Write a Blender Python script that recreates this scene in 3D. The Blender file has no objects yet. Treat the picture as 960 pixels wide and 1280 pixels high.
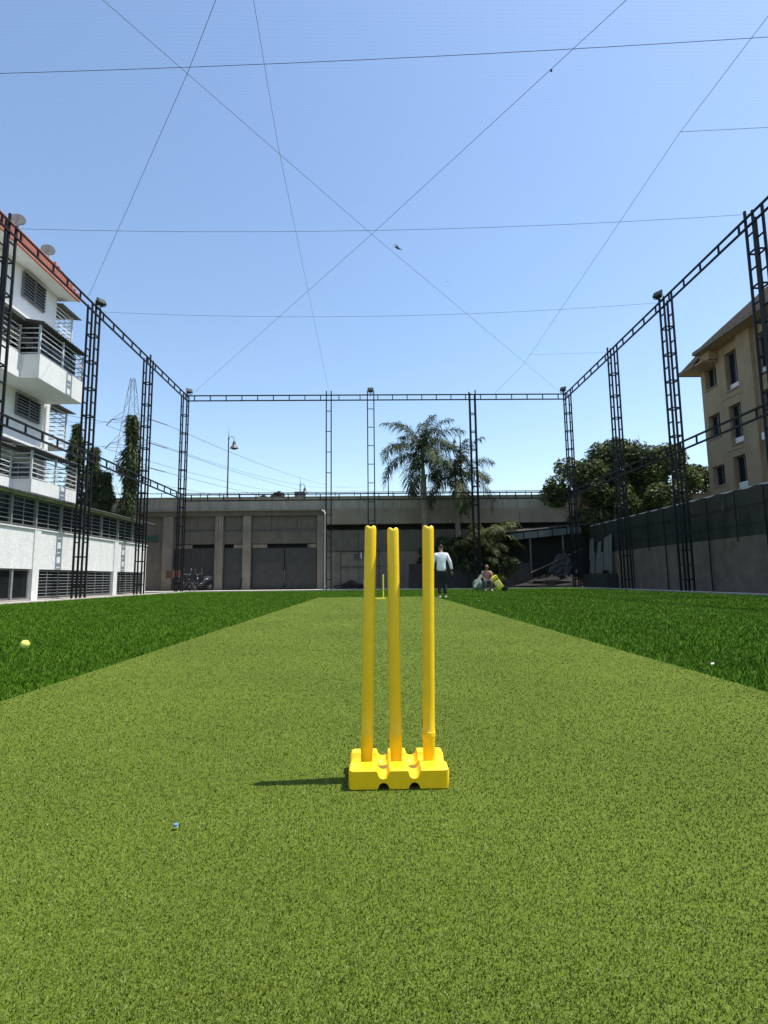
import bpy, bmesh, math, random
import numpy as np
from math import sin, cos, pi, radians, sqrt, atan2
from mathutils import Vector, Matrix
random.seed(7); RNG = np.random.default_rng(7)
S = 1.06                       # all lengths below are in units of 1.06 m
scene = bpy.context.scene
COL = scene.collection
def V3(*a): return np.array(a, float)

# ---------------------------------------------------------------- camera
F = 685.0; PITCH = math.atan(84/F); YAW = math.atan(13/F); ROLL = radians(.64)
CAMP = V3(0, 0, .58)
fw = V3(sin(YAW)*cos(PITCH), cos(YAW)*cos(PITCH), sin(PITCH)); rt = V3(cos(YAW), -sin(YAW), 0); up = np.cross(rt, fw)
rt, up = rt*cos(ROLL)-up*sin(ROLL), up*cos(ROLL)+rt*sin(ROLL)
cam = bpy.data.objects.new('camera', bpy.data.cameras.new('camera')); COL.objects.link(cam)
M4 = Matrix.Identity(4)
for i in range(3):
    M4[i][0] = rt[i]; M4[i][1] = up[i]; M4[i][2] = -fw[i]; M4[i][3] = CAMP[i]*S
cam.matrix_world = M4
cam.data.sensor_fit = 'HORIZONTAL'; cam.data.sensor_width = 36; cam.data.lens = 36*F/960
cam.data.clip_start = .02; cam.data.clip_end = 3000
scene.camera = cam
def U(x, y, ax, v):            # pixel of the photograph -> point on a known plane (unit coordinates)
    d = fw+rt*(x-480)/F+up*(640-y)/F
    return CAMP+d*(v-CAMP[ax])/d[ax]

# ---------------------------------------------------------------- light
SUN = Vector((.327, .03, .74)).normalized()
EL = math.asin(SUN.z); AZ = atan2(SUN.x, SUN.y)
world = bpy.data.worlds.new('World'); scene.world = world; world.use_nodes = True
nt = world.node_tree; nt.nodes.clear()
sky = nt.nodes.new('ShaderNodeTexSky'); sky.sky_type = 'NISHITA'; sky.sun_disc = False
sky.sun_elevation = EL; sky.sun_rotation = AZ; sky.altitude = 500; sky.air_density = 1.35; sky.dust_density = .8; sky.ozone_density = 2.4
bg = nt.nodes.new('ShaderNodeBackground'); bg.inputs[1].default_value = .14
wo = nt.nodes.new('ShaderNodeOutputWorld')
nt.links.new(sky.outputs[0], bg.inputs[0]); nt.links.new(bg.outputs[0], wo.inputs[0])
sl = bpy.data.lights.new('sun', 'SUN'); sl.energy = 4.6; sl.angle = radians(.53); sl.color = (1, .95, .87)
so = bpy.data.objects.new('sun', sl); COL.objects.link(so)
so.rotation_euler = SUN.to_track_quat('Z', 'Y').to_euler(); so.location = (20, 0, 40)
scene.view_settings.view_transform = 'Standard'; scene.view_settings.look = 'None'
scene.view_settings.exposure = .6; scene.view_settings.gamma = 1; scene.view_settings.use_curve_mapping = False
scene.render.engine = 'CYCLES'

# ---------------------------------------------------------------- materials
MATS = {}
def mat(name, col, rough=.7, var=.15, scale=2.0, bump=0, bscale=30, metal=0, streak=0, dirt=(.05, .045, .04), spec=.5, detail=6):
    if name in MATS: return MATS[name]
    m = bpy.data.materials.new(name); m.use_nodes = True; n = m.node_tree; b = n.nodes['Principled BSDF']
    L = n.links.new
    b.inputs['Roughness'].default_value = rough; b.inputs['Metallic'].default_value = metal
    b.inputs['Specular IOR Level'].default_value = spec
    g = n.nodes.new('ShaderNodeNewGeometry')
    nz = n.nodes.new('ShaderNodeTexNoise'); nz.inputs['Scale'].default_value = scale; nz.inputs['Detail'].default_value = detail
    L(g.outputs['Position'], nz.inputs['Vector'])
    mx = n.nodes.new('ShaderNodeMix'); mx.data_type = 'RGBA'
    rp = n.nodes.new('ShaderNodeMapRange'); rp.inputs[1].default_value = .3; rp.inputs[2].default_value = .7
    L(nz.outputs['Fac'], rp.inputs[0]); L(rp.outputs[0], mx.inputs['Factor'])
    mx.inputs['A'].default_value = tuple(c*(1-var) for c in col)+(1,); mx.inputs['B'].default_value = tuple(min(1, c*(1+var)) for c in col)+(1,)
    out = mx.outputs['Result']
    if streak:
        mp = n.nodes.new('ShaderNodeMapping'); mp.inputs['Scale'].default_value = (2.6, 2.6, .22)
        n2 = n.nodes.new('ShaderNodeTexNoise'); n2.inputs['Scale'].default_value = 1.0; n2.inputs['Detail'].default_value = 7; n2.inputs['Roughness'].default_value = .65
        L(g.outputs['Position'], mp.inputs[0]); L(mp.outputs[0], n2.inputs['Vector'])
        r2 = n.nodes.new('ShaderNodeMapRange'); r2.inputs[1].default_value = .5; r2.inputs[2].default_value = .72; r2.inputs[4].default_value = streak
        L(n2.outputs['Fac'], r2.inputs[0])
        m2 = n.nodes.new('ShaderNodeMix'); m2.data_type = 'RGBA'; L(r2.outputs[0], m2.inputs['Factor']); L(out, m2.inputs['A']); m2.inputs['B'].default_value = dirt+(1,)
        out = m2.outputs['Result']
    L(out, b.inputs['Base Color'])
    if bump:
        n3 = n.nodes.new('ShaderNodeTexNoise'); n3.inputs['Scale'].default_value = bscale; n3.inputs['Detail'].default_value = 5
        L(g.outputs['Position'], n3.inputs['Vector'])
        bp = n.nodes.new('ShaderNodeBump'); bp.inputs['Strength'].default_value = bump; bp.inputs['Distance'].default_value = .02
        L(n3.outputs['Fac'], bp.inputs['Height']); L(bp.outputs[0], b.inputs['Normal'])
    MATS[name] = m; return m
def tintmat(name, rough=.5, trans=0, spec=.3):       # colour of each leaf / fibre kept on the mesh
    m = bpy.data.materials.new(name); m.use_nodes = True; n = m.node_tree; b = n.nodes['Principled BSDF']
    a = n.nodes.new('ShaderNodeAttribute'); a.attribute_name = 'tint'
    n.links.new(a.outputs['Color'], b.inputs['Base Color']); b.inputs['Roughness'].default_value = rough; b.inputs['Specular IOR Level'].default_value = spec
    if trans:
        t = n.nodes.new('ShaderNodeBsdfTranslucent'); n.links.new(a.outputs['Color'], t.inputs[0])
        mx = n.nodes.new('ShaderNodeMixShader'); mx.inputs[0].default_value = trans
        n.links.new(b.outputs[0], mx.inputs[1]); n.links.new(t.outputs[0], mx.inputs[2])
        n.links.new(mx.outputs[0], n.nodes['Material Output'].inputs[0])
    MATS[name] = m; return m
steel = mat('black_steel', (.007, .007, .009), .6, .4, 9, spec=.25)
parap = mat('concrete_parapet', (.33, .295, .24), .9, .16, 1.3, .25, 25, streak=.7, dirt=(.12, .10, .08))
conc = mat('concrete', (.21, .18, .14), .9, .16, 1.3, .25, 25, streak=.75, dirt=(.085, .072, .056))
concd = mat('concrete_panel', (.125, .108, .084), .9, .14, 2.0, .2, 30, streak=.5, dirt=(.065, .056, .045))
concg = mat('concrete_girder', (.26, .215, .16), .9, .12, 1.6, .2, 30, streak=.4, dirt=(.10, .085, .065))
kerbm = mat('kerb_concrete', (.42, .40, .36), .9, .2, 4, .3, 40)
apron = mat('apron_concrete', (.45, .41, .36), .9, .2, 1.2, .2, 30)
white = mat('white_plaster', (.70, .70, .69), .8, .05, 2.5, .15, 35, streak=.16, dirt=(.42, .41, .38))
whitet = mat('textured_white_plaster', (.68, .68, .665), .85, .08, 6, .6, 18, streak=.22, dirt=(.40, .38, .34))
beige = mat('beige_plaster', (.29, .22, .135), .9, .12, 1.5, .2, 30, streak=.35, dirt=(.17, .13, .09))
glass = mat('dark_glass', (.010, .012, .013), .2, .2, 3, spec=.16)
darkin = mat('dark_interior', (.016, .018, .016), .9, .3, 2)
metalg = mat('grey_painted_bar', (.55, .56, .57), .5, .1, 8)
metalm = mat('mid_grey_bar', (.20, .215, .21), .6, .15, 8)
metald = mat('dark_grille', (.12, .12, .125), .5, .2, 8)
sheetm = mat('weathered_sheet', (.10, .10, .10), .7, .35, 4, .2, 12)
redtile = mat('red_tile', (.40, .135, .085), .75, .3, 9, .3, 25)
roofd = mat('brown_roof', (.030, .021, .016), .95, .4, 5, .5, 20, spec=.1)
gatem = mat('gate_steel', (.042, .040, .036), .6, .2, 3, .1, 20, streak=.3, dirt=(.04, .038, .035))
shutm = mat('shutter_steel', (.05, .05, .048), .6, .2, 3)
bark = mat('bark', (.15, .115, .08), .9, .3, 12, .5, 30)
palmbark = mat('palm_bark', (.20, .17, .135), .9, .25, 9, .4, 30)
shaftg = mat('palm_shaft', (.10, .16, .05), .5, .2, 4)
rope = mat('rope', (.05, .055, .07), .8, .2, 20)
leafm = tintmat('leaf', .6, .15, .12); fibm = tintmat('turf_fibre', .7, .0, .08)
yel = mat('yellow_plastic', (.88, .54, .004), .42, .05, 30, .04, 120, spec=.5)

# ---------------------------------------------------------------- builders
WL = {}
class MB:
    def __init__(s): s.v = []; s.f = []
    def box(s, x0, x1, y0, y1, z0, z1):
        b = len(s.v); s.v += [(x, y, z) for x in (x0, x1) for y in (y0, y1) for z in (z0, z1)]
        s.f += [tuple(b+i for i in q) for q in ((0,1,3,2), (4,6,7,5), (0,4,5,1), (2,3,7,6), (0,2,6,4), (1,5,7,3))]; return s
    def tube(s, pts, r, n=6, caps=True):
        pts = [V3(*p) for p in pts]; rs = r if hasattr(r, '__len__') else [r]*len(pts); b = len(s.v)
        a = None
        for i, p in enumerate(pts):
            t = pts[min(i+1, len(pts)-1)]-pts[max(i-1, 0)]; t = t/(np.linalg.norm(t)+1e-9)
            if a is None:
                h = V3(0, 0, 1) if abs(t[2]) < .9 else V3(1, 0, 0); a = np.cross(t, h)
            a = a-t*(a@t); a = a/np.linalg.norm(a); c = np.cross(t, a)
            for k in range(n):
                w = 2*pi*(k+.5)/n; s.v.append(tuple(p+(a*cos(w)+c*sin(w))*rs[i]))
        for i in range(len(pts)-1):
            for k in range(n):
                s.f.append((b+i*n+k, b+i*n+(k+1) % n, b+(i+1)*n+(k+1) % n, b+(i+1)*n+k))
        if caps:
            s.f.append(tuple(b+k for k in range(n))[::-1]); s.f.append(tuple(b+(len(pts)-1)*n+k for k in range(n)))
        return s
    def bar(s, p, q, r): return s.tube([p, q], r, 4)
    def lathe(s, prof, c=(0, 0, 0), n=16, axis=2):     # prof: (radius, height)
        b = len(s.v)
        for r, h in prof:
            for k in range(n):
                w = 2*pi*k/n; q = [r*cos(w), r*sin(w), h]
                q = {2: q, 0: [q[2], q[0], q[1]], 1: [q[0], q[2], q[1]]}[axis]
                s.v.append((q[0]+c[0], q[1]+c[1], q[2]+c[2]))
        for i in range(len(prof)-1):
            for k in range(n):
                s.f.append((b+i*n+k, b+i*n+(k+1) % n, b+(i+1)*n+(k+1) % n, b+(i+1)*n+k))
        s.f.append(tuple(b+k for k in range(n))[::-1]); s.f.append(tuple(b+(len(prof)-1)*n+k for k in range(n)))
        return s
    def poly(s, pts, thick):                             # polygon pushed out along a vector
        b = len(s.v); n = len(pts); t = V3(*thick)
        s.v += [tuple(V3(*p)) for p in pts]+[tuple(V3(*p)+t) for p in pts]
        s.f.append(tuple(range(b, b+n))[::-1]); s.f.append(tuple(range(b+n, b+2*n)))
        for i in range(n): s.f.append((b+i, b+(i+1) % n, b+n+(i+1) % n, b+n+i))
        return s
    def rot(s, M, c):                                    # turn what is collected so far about point c
        c = Vector(c); s.v = [tuple(M @ (Vector(p)-c)+c) for p in s.v]; return s
    def build(s, name, m, parent=None, origin=None, smooth=False, bevel=0):
        a = np.array(s.v, float)
        if origin is None:
            origin = WL[parent] if parent else V3((a[:, 0].min()+a[:, 0].max())/2, (a[:, 1].min()+a[:, 1].max())/2, a[:, 2].min())
        origin = V3(*origin)
        me = bpy.data.meshes.new(name); me.from_pydata(((a-origin)*S).tolist(), [], s.f); me.materials.append(m)
        if bevel or True:
            bm = bmesh.new(); bm.from_mesh(me); bmesh.ops.recalc_face_normals(bm, faces=bm.faces)
            if bevel: bmesh.ops.bevel(bm, geom=list(bm.edges), offset=bevel*S, segments=2, affect='EDGES', profile=.6)
            bm.to_mesh(me); bm.free()
        if smooth: me.shade_smooth()
        return link(name, me, parent, origin)
def link(name, me, parent=None, origin=(0, 0, 0)):
    o = bpy.data.objects.new(name, me); COL.objects.link(o); origin = V3(*origin)
    if parent: o.parent = parent; o.location = Vector((origin-WL[parent])*S)
    else: o.location = Vector(origin*S)
    WL[o] = origin; return o
def tag(o, label=None, cat=None, group=None, kind=None):
    if label: o['label'] = label
    if cat: o['category'] = cat
    if group: o['group'] = group
    if kind: o['kind'] = kind
    return o
def thing(name, loc, label, cat, group=None):
    o = link(name, None, None, loc); return tag(o, label, cat, group, 'thing')
CUBE = {}
def piece(name, b, m, parent):                            # box part sharing one cube mesh per material
    x0, x1, y0, y1, z0, z1 = b
    if m not in CUBE:
        mb = MB().box(-.5, .5, -.5, .5, -.5, .5); me = bpy.data.meshes.new('block'); me.from_pydata(mb.v, [], mb.f); me.materials.append(m); me.update()
        CUBE[m] = me
    o = link(name, CUBE[m], parent, ((x0+x1)/2, (y0+y1)/2, (z0+z1)/2)); o.scale = ((x1-x0)*S, (y1-y0)*S, (z1-z0)*S); return o
ROD = {}
def rod(name, p, q, r, m, parent):                        # thin square bar part sharing a mesh
    p, q = V3(*p), V3(*q); L = np.linalg.norm(q-p)
    if m not in ROD:
        mb = MB().box(-1, 1, -1, 1, -.5, .5); me = bpy.data.meshes.new('rod'); me.from_pydata(mb.v, [], mb.f); me.materials.append(m); me.update(); ROD[m] = me
    o = link(name, ROD[m], parent, (p+q)/2); o.scale = (r*S, r*S, L*S)
    o.rotation_mode = 'QUATERNION'; o.rotation_quaternion = Vector(q-p).to_track_quat('Z', 'Y'); return o
def soup(name, verts, faces, tint, m, parent=None, origin=(0, 0, 0)):   # big triangle/quad soups through numpy; faces (n,k)
    verts = np.asarray(verts, np.float32); k = faces.shape[1]; nf = len(faces)
    me = bpy.data.meshes.new(name); me.vertices.add(len(verts)); me.vertices.foreach_set('co', ((verts-np.array(origin, np.float32))*S).ravel())
    me.loops.add(nf*k); me.loops.foreach_set('vertex_index', faces.astype(np.int32).ravel())
    me.polygons.add(nf); me.polygons.foreach_set('loop_start', np.arange(0, nf*k, k, dtype=np.int32)); me.polygons.foreach_set('loop_total', np.full(nf, k, np.int32))
    me.update(calc_edges=True)
    at = me.attributes.new('tint', 'FLOAT_COLOR', 'POINT'); at.data.foreach_set('color', np.concatenate([tint, np.ones((len(tint), 1))], 1).astype(np.float32).ravel())
    me.materials.append(m); return link(name, me, parent, origin)
def skin(name, chains, m, parent, origin, sub=2, root=0):
    """chains: lists of ((x,y,z), r); a chain starting with an int continues from that vertex"""
    vs, rs, es = [], [], []
    for ch in chains:
        prev = None
        for c in ch:
            if isinstance(c, int): prev = c; continue
            vs.append(c[0]); rs.append(c[1])
            if prev is not None: es.append((prev, len(vs)-1))
            prev = len(vs)-1
    me = bpy.data.meshes.new(name); me.from_pydata([tuple((V3(*v)+V3(*origin)-WL[parent])*S) for v in vs], es, []); me.materials.append(m)
    o = link(name, me, parent, WL[parent])
    md = o.modifiers.new('skin', 'SKIN'); md.use_smooth_shade = True
    for i, sv in enumerate(me.skin_vertices[0].data):
        r = rs[i]; r = r if hasattr(r, '__len__') else (r, r); sv.radius = (r[0]*S, r[1]*S); sv.use_root = (i == root)
    sb = o.modifiers.new('sub', 'SUBSURF'); sb.levels = sub; sb.render_levels = sub; return o

# ================================================================ SETTING
XL, XR, YB = -10.75, 11.3, 30.6          # cage
TL, TR, TB = -10.3, 11.0, 30.25          # turf edge
PL, PR, PE = -1.83, 1.93, 18.1           # light strip
def turfmat(name, c1, c2, c3, sc):
    m = bpy.data.materials.new(name); m.use_nodes = True; n = m.node_tree; b = n.nodes['Principled BSDF']; L = n.links.new
    b.inputs['Roughness'].default_value = .85; b.inputs['Specular IOR Level'].default_value = .06
    g = n.nodes.new('ShaderNodeNewGeometry')
    a = n.nodes.new('ShaderNodeTexNoise'); a.inputs['Scale'].default_value = sc; a.inputs['Detail'].default_value = 3; L(g.outputs['Position'], a.inputs['Vector'])
    r = n.nodes.new('ShaderNodeValToRGB'); L(a.outputs['Fac'], r.inputs[0])
    e = r.color_ramp.elements; e[0].position = .32; e[0].color = c1+(1,); e[1].position = .68; e[1].color = c3+(1,); k = e.new(.5); k.color = c2+(1,)
    a2 = n.nodes.new('ShaderNodeTexNoise'); a2.inputs['Scale'].default_value = .9; a2.inputs['Detail'].default_value = 4; L(g.outputs['Position'], a2.inputs['Vector'])
    mr = n.nodes.new('ShaderNodeMapRange'); mr.inputs[1].default_value = .3; mr.inputs[2].default_value = .7; mr.inputs[3].default_value = .86; mr.inputs[4].default_value = 1.12; L(a2.outputs['Fac'], mr.inputs[0])
    hs = n.nodes.new('ShaderNodeHueSaturation'); L(mr.outputs[0], hs.inputs['Value']); L(r.outputs[0], hs.inputs['Color']); L(hs.outputs[0], b.inputs['Base Color'])
    bp = n.nodes.new('ShaderNodeBump'); bp.inputs['Strength'].default_value = .6; bp.inputs['Distance'].default_value = .006; L(a.outputs['Fac'], bp.inputs['Height']); L(bp.outputs[0], b.inputs['Normal'])
    return m
earth = mat('bare_ground', (.20, .17, .13), .95, .25, .8, .3, 8)
tag(MB().box(-900, 900, -300, 1500, -1, -.03).build('ground', earth, origin=(0, 0, 0)), kind='structure')
turf_m = turfmat('dark_turf', (.024, .068, .001), (.036, .092, .002), (.052, .112, .004), 160)
strip_m = turfmat('light_turf', (.060, .087, .0075), (.093, .130, .015), (.134, .174, .033), 260)
tag(MB().box(TL, TR, -6, TB, -.028, 0).build('turf', turf_m), kind='structure')
tag(MB().box(PL, PR, -3, PE, .0005, .008).build('pitch_strip', strip_m), kind='structure')
tag(MB().box(TL-1.15, TL-.14, -6, YB+1.2, -.03, .0).build('path', apron, origin=(TL-.6, 10, 0)), kind='structure')
tag(MB().box(-20, 14, YB+.1, 34.6, -.03, .025).build('pavement', apron, origin=(-3, 32, 0)), kind='structure')
kt = thing('kerb', (0, TB, 0), 'narrow pale concrete kerb round the edge of the turf', 'kerb')
for i in range(16): piece('kerb_stone', (TL-.14, TL, -3+i*2.08, -3+i*2.08+2.06, -.02, .035), kerbm, kt)
for i in range(16): piece('kerb_stone', (TR, TR+.14, -3+i*2.08, -3+i*2.08+2.06, -.02, .05), kerbm, kt)
n = 12; w = (TR-TL)/n
for i in range(n): piece('kerb_stone', (TL+i*w, TL+(i+1)*w-.02, TB+.003, TB+.17, -.02, .04), kerbm, kt)

# turf fibres -------------------------------------------------------------
def blades(N, dmin, dmax, pw, ok, h0, h1, w0, cols, lean, wexp, span=104):
    u = RNG.random(N); e = 2-pw
    d = (dmin**e+u*(dmax**e-dmin**e))**(1/e)
    th = (RNG.random(N)-.5)*radians(span)+YAW
    x = d*np.sin(th); y = d*np.cos(th); k = ok(x, y); x, y, d = x[k], y[k], d[k]; N = len(x)
    h = (h0+(h1-h0)*RNG.random(N)); w = w0*np.maximum(1, d)**wexp*(.7+.6*RNG.random(N))
    a = RNG.random(N)*2*pi; l = lean*(.3+.9*RNG.random(N)); b = RNG.random(N)*2*pi
    base = np.stack([x, y, np.zeros(N)], 1); dx = np.stack([np.cos(a), np.sin(a), np.zeros(N)], 1)*w[:, None]/2
    tip = base+np.stack([np.cos(b)*h*l, np.sin(b)*h*l, h*np.sqrt(np.maximum(.15, 1-l*l))], 1)
    v = np.stack([base-dx, base+dx, tip+dx*.5, tip-dx*.5], 1).reshape(-1, 3)
    f = np.arange(4*N).reshape(N, 4)
    c = np.array(cols)[RNG.integers(0, len(cols), N)]*(.75+.5*RNG.random((N, 1)))
    c = c*(1+.07*np.sin(x*1.7+2*np.sin(y*.9))*np.sin(y*1.3+1.5*np.sin(x*1.1))+.05*np.sin(x*5.1+y*2.3)*np.sin(y*4.4-x*1.9))[:, None]     # worn and brushed patches
    return v, f, np.repeat(c, 4, 0)
inn = lambda x, y: (x > PL) & (x < PR) & (y < PE) & ~((abs(x-.06) < .13) & (abs(y-1.671) < .088))
v, f, c = blades(760000, .5, 19, 2.0001, inn, .0028, .0058, .0013, [(.065, .093, .0075), (.090, .127, .014), (.188, .230, .074), (.044, .064, .004), (.121, .154, .032)], .8, .90)
v[:, 2] += .008
tag(soup('pitch_fibres', v, f, c, fibm), 'short olive green curled fibres of the pale pitch strip', 'turf', kind='stuff')
out = lambda x, y: ((x < PL-.005) | (x > PR+.005) | (y > PE)) & (x > TL) & (x < TR) & (y < TB)
v, f, c = blades(800000, 1.85, 29, 1.7, out, .018, .034, .0022, [(.034, .090, .0015), (.045, .112, .0025), (.070, .142, .008), (.036, .097, .002), (.080, .134, .016)], .8, .62, 150)
tag(soup('turf_fibres', v, f, c, fibm), 'longer dark green fibres of the turf beside the pitch', 'turf', kind='stuff')

# ================================================================ CAGE
ORD = ['farthest', 'second farthest', 'third farthest', 'fourth farthest', 'fifth farthest']
def tower(x, y, label, hw=.155, ztop=11.36):
    t = thing('lattice_tower', (x, y, 0), label, 'tower', 'lattice towers of the cage')
    for sx in (-1, 1):
        for sy in (-1, 1):
            top = ztop-(.18 if sx*sy > 0 else 0)
            rod('leg', (x+sx*hw, y+sy*hw, -.02), (x+sx*hw, y+sy*hw, top), .03, steel, t)
    z = .45; k = 0
    while z < 10.75:
        for s in (-1, 1):
            rod('rung', (x+s*hw, y-hw, z), (x+s*hw, y+hw, z), .021, steel, t)
            if k % 2 == 0: rod('rung', (x-hw, y+s*hw, z), (x+hw, y+s*hw, z), .021, steel, t)
        z += .53; k += 1
    return t
def ladder_post(x, y, w, step, label):
    t = thing('ladder_post', (x, y, 0), label, 'post', 'flat ladder posts of the back cage side')
    for s in (-1, 1): rod('leg', (x+s*w/2, y, -.02), (x+s*w/2, y, 11.4), .03, steel, t)
    z = .6
    while z < 11: rod('rung', (x-w/2, y, z), (x+w/2, y, z), .018, steel, t); z += step
YLs = [30.6, 25.45, 20.3, 15.25, 10.1]; YRs = [30.6, 24.5, 19.75, 14.8, 9.9]
for i, y in enumerate(YLs):
    tower(XL, y, ('black lattice tower at the back left corner of the cage' if i == 0 else f'black square lattice tower, {ORD[i]} on the left cage side'))
for i, y in enumerate(YRs):
    tower(XR, y, ('black lattice tower at the back right corner of the cage' if i == 0 else f'black square lattice tower, {ORD[i]} on the right cage side'))
tower(5.76, YB, 'black lattice tower standing in front of the palms at the back')
ladder_post(-2.53, YB, .28, 1.2, 'narrow black ladder post beside the large grey double gate')
ladder_post(-.12, YB, .37, 1.08, 'wider black ladder post above the left yellow stump')
def beam(p, q, zt, zb, label, step=.84):
    p, q = V3(*p), V3(*q); t = thing('truss_beam', tuple((p[:2]+q[:2])/2)+(zb,), label, 'beam', 'ladder beams of the cage')
    for z in (zt, zb): rod('chord', (p[0], p[1], z), (q[0], q[1], z), .029, steel, t)
    L = np.linalg.norm(q-p); n = max(2, int(L/step))
    for i in range(n):
        c = p+(q-p)*(i+.5)/n; rod('strut', (c[0], c[1], zb+.022), (c[0], c[1], zt-.022), .024, steel, t)
for side, X, ys in (('left', XL+.2, YLs), ('right', XR-.2, YRs)):
    yy = ys+[4.9]
    for i in range(5):
        for lv, zt, zb in (('upper', 11.06, 10.77), ('lower', 5.36, 5.07)):
            beam((X, yy[i]-.1, 0), (X, yy[i+1]-.1, 0), zt, zb, f'{lv} black ladder beam of the {side} cage side, {ORD[i]} span')
xs = [XL+.15, -2.53, -.12, 5.76, XR-.15]; nm = ['leftmost and longest span', 'short span between ladder posts', 'span right of the wider post', 'rightmost span']
for i in range(4):
    for lv, zt, zb in (('upper', 11.08, 10.78), ('lower', 5.36, 5.02)):
        beam((xs[i], YB-.2, 0), (xs[i+1], YB-.2, 0), zt, zb, f'{lv} black ladder beam of the back cage side, {nm[i]}')
# ropes under the roof net
def wire(name, pts, r, label, cat, group=None, sag=0, m=rope, n=4):
    P = []
    for i in range(len(pts)-1):
        a, b = V3(*pts[i]), V3(*pts[i+1]); k = 12 if sag else 1
        for j in range(k): t = j/k; P.append(a+(b-a)*t-V3(0, 0, sag*4*t*(1-t)))
    P.append(V3(*pts[-1]))
    o = MB().tube(P, r, n).build(name, m); return tag(o, label, cat, group)
RG = 'ropes under the roof net'
for i, y in enumerate((10.15, 15.35, 20.4)):
    wire('roof_rope', [(XL+.2, (10.35, 15.3, 20.4)[i], 11.02), (XR-.2, (9.1, 14.6, 19.75)[i], 11.02)], .005, 'dark rope crossing the sky from side to side, '+['topmost in the picture', 'just below where the diagonals cross', 'lowest of the three long ones'][i], 'rope', RG, (.16, .28, .36)[i])
wire('roof_rope', [(-7.6, 4.9, 11.04), (0, 15.5, 11.0), (XR-.3, 30.4, 11.04)], .005, 'dark diagonal rope running to the back right corner', 'rope', RG)
wire('roof_rope', [(7.3, 4.9, 11.03), (.02, 15.5, 10.99), (XL+.3, 30.4, 11.03)], .005, 'dark diagonal rope running to the back left corner', 'rope', RG)
wire('roof_rope', [(-.6, 4.9, 11.0), (-2.77, 8.75, 11.0), (-3.75, 10.17, 10.98), (-10.4, 19.2, 11.02)], .0055, 'thin rope slanting down to the upper left beam', 'rope', RG)
wire('roof_rope', [(-2.05, 4.9, 11.0), (-2.09, 8.75, 11.0), (-2.23, 12.12, 10.99), (-2.45, 30.4, 11.0)], .005, 'thin rope running to the top of the narrow ladder post', 'rope', RG)
wire('roof_rope', [(7.6, 4.9, 11.0), (7.49, 8.95, 11.0), (7.32, 11.64, 10.99), (7.45, 25.7, 11.0), (6.9, 30.4, 11.02)], .005, 'thin rope on the right ending near the palm tower', 'rope', RG)
wire('roof_rope', [(7.32, 11.64, 11.0), (XR-.2, 11.4, 11.02)], .0045, 'short thin rope at the right edge of the sky', 'rope', RG)
wire('roof_rope', [(7.4, 24.6, 11.0), (XR-.2, 24.4, 11.02)], .004, 'short thin rope near the second tower from the back right corner', 'rope', RG)
k = U(689, 88, 2, 10.97); tag(MB().lathe([(.006, -.035), (.02, -.022), (.026, 0), (.02, .022), (.007, .035)], k, 8).build('rope_knot', rope, smooth=True), 'small dark knot hanging on the right diagonal rope', 'knot')
# netting (open strands)
netm = mat('net_twine', (.03, .033, .045), .8, .1, 5)
def net(name, o, a, b, sp, r, label):
    """plane net from corner o, edges a and b"""
    o, a, b = V3(*o), V3(*a), V3(*b); la, lb = np.linalg.norm(a), np.linalg.norm(b); nrm = np.cross(a, b); nrm /= np.linalg.norm(nrm)
    vs, fs = [], []
    for (e, g, lg) in ((a, b, lb), (b, a, la)):
        n = int(lg/sp)
        for i in range(n+1):
            p = o+g*i/n; s = g/np.linalg.norm(g); k = len(vs)
            for q in (p, p+e): vs += [q-s*r, q+s*r*.5+nrm*r*.87, q+s*r*.5-nrm*r*.87]
            fs += [(k, k+1, k+4, k+3), (k+1, k+2, k+5, k+4), (k+2, k, k+3, k+5)]
    m = MB(); m.v = [tuple(x) for x in vs]; m.f = fs
    return tag(m.build(name, netm), label, 'net', kind='stuff')
net('roof_net', (XL+.2, 2, 11.1), (XR-XL-.4, 0, 0), (0, YB-2.2, 0), .08, .0003, 'fine dark net stretched over the top of the cage')
net('side_net', (XL+.16, 4, .03), (0, YB-4.2, 0), (0, 0, 10.9), .08, .0005, 'fine dark net hung on the left side of the cage')
net('side_net', (XR-.16, 4, .03), (0, YB-4.2, 0), (0, 0, 10.9), .08, .0005, 'fine dark net hung on the right side of the cage')
net('back_net', (XL+.2, YB-.16, .03), (XR-XL-.4, 0, 0), (0, 0, 10.9), .08, .0005, 'fine dark net hung across the back of the cage')
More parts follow.
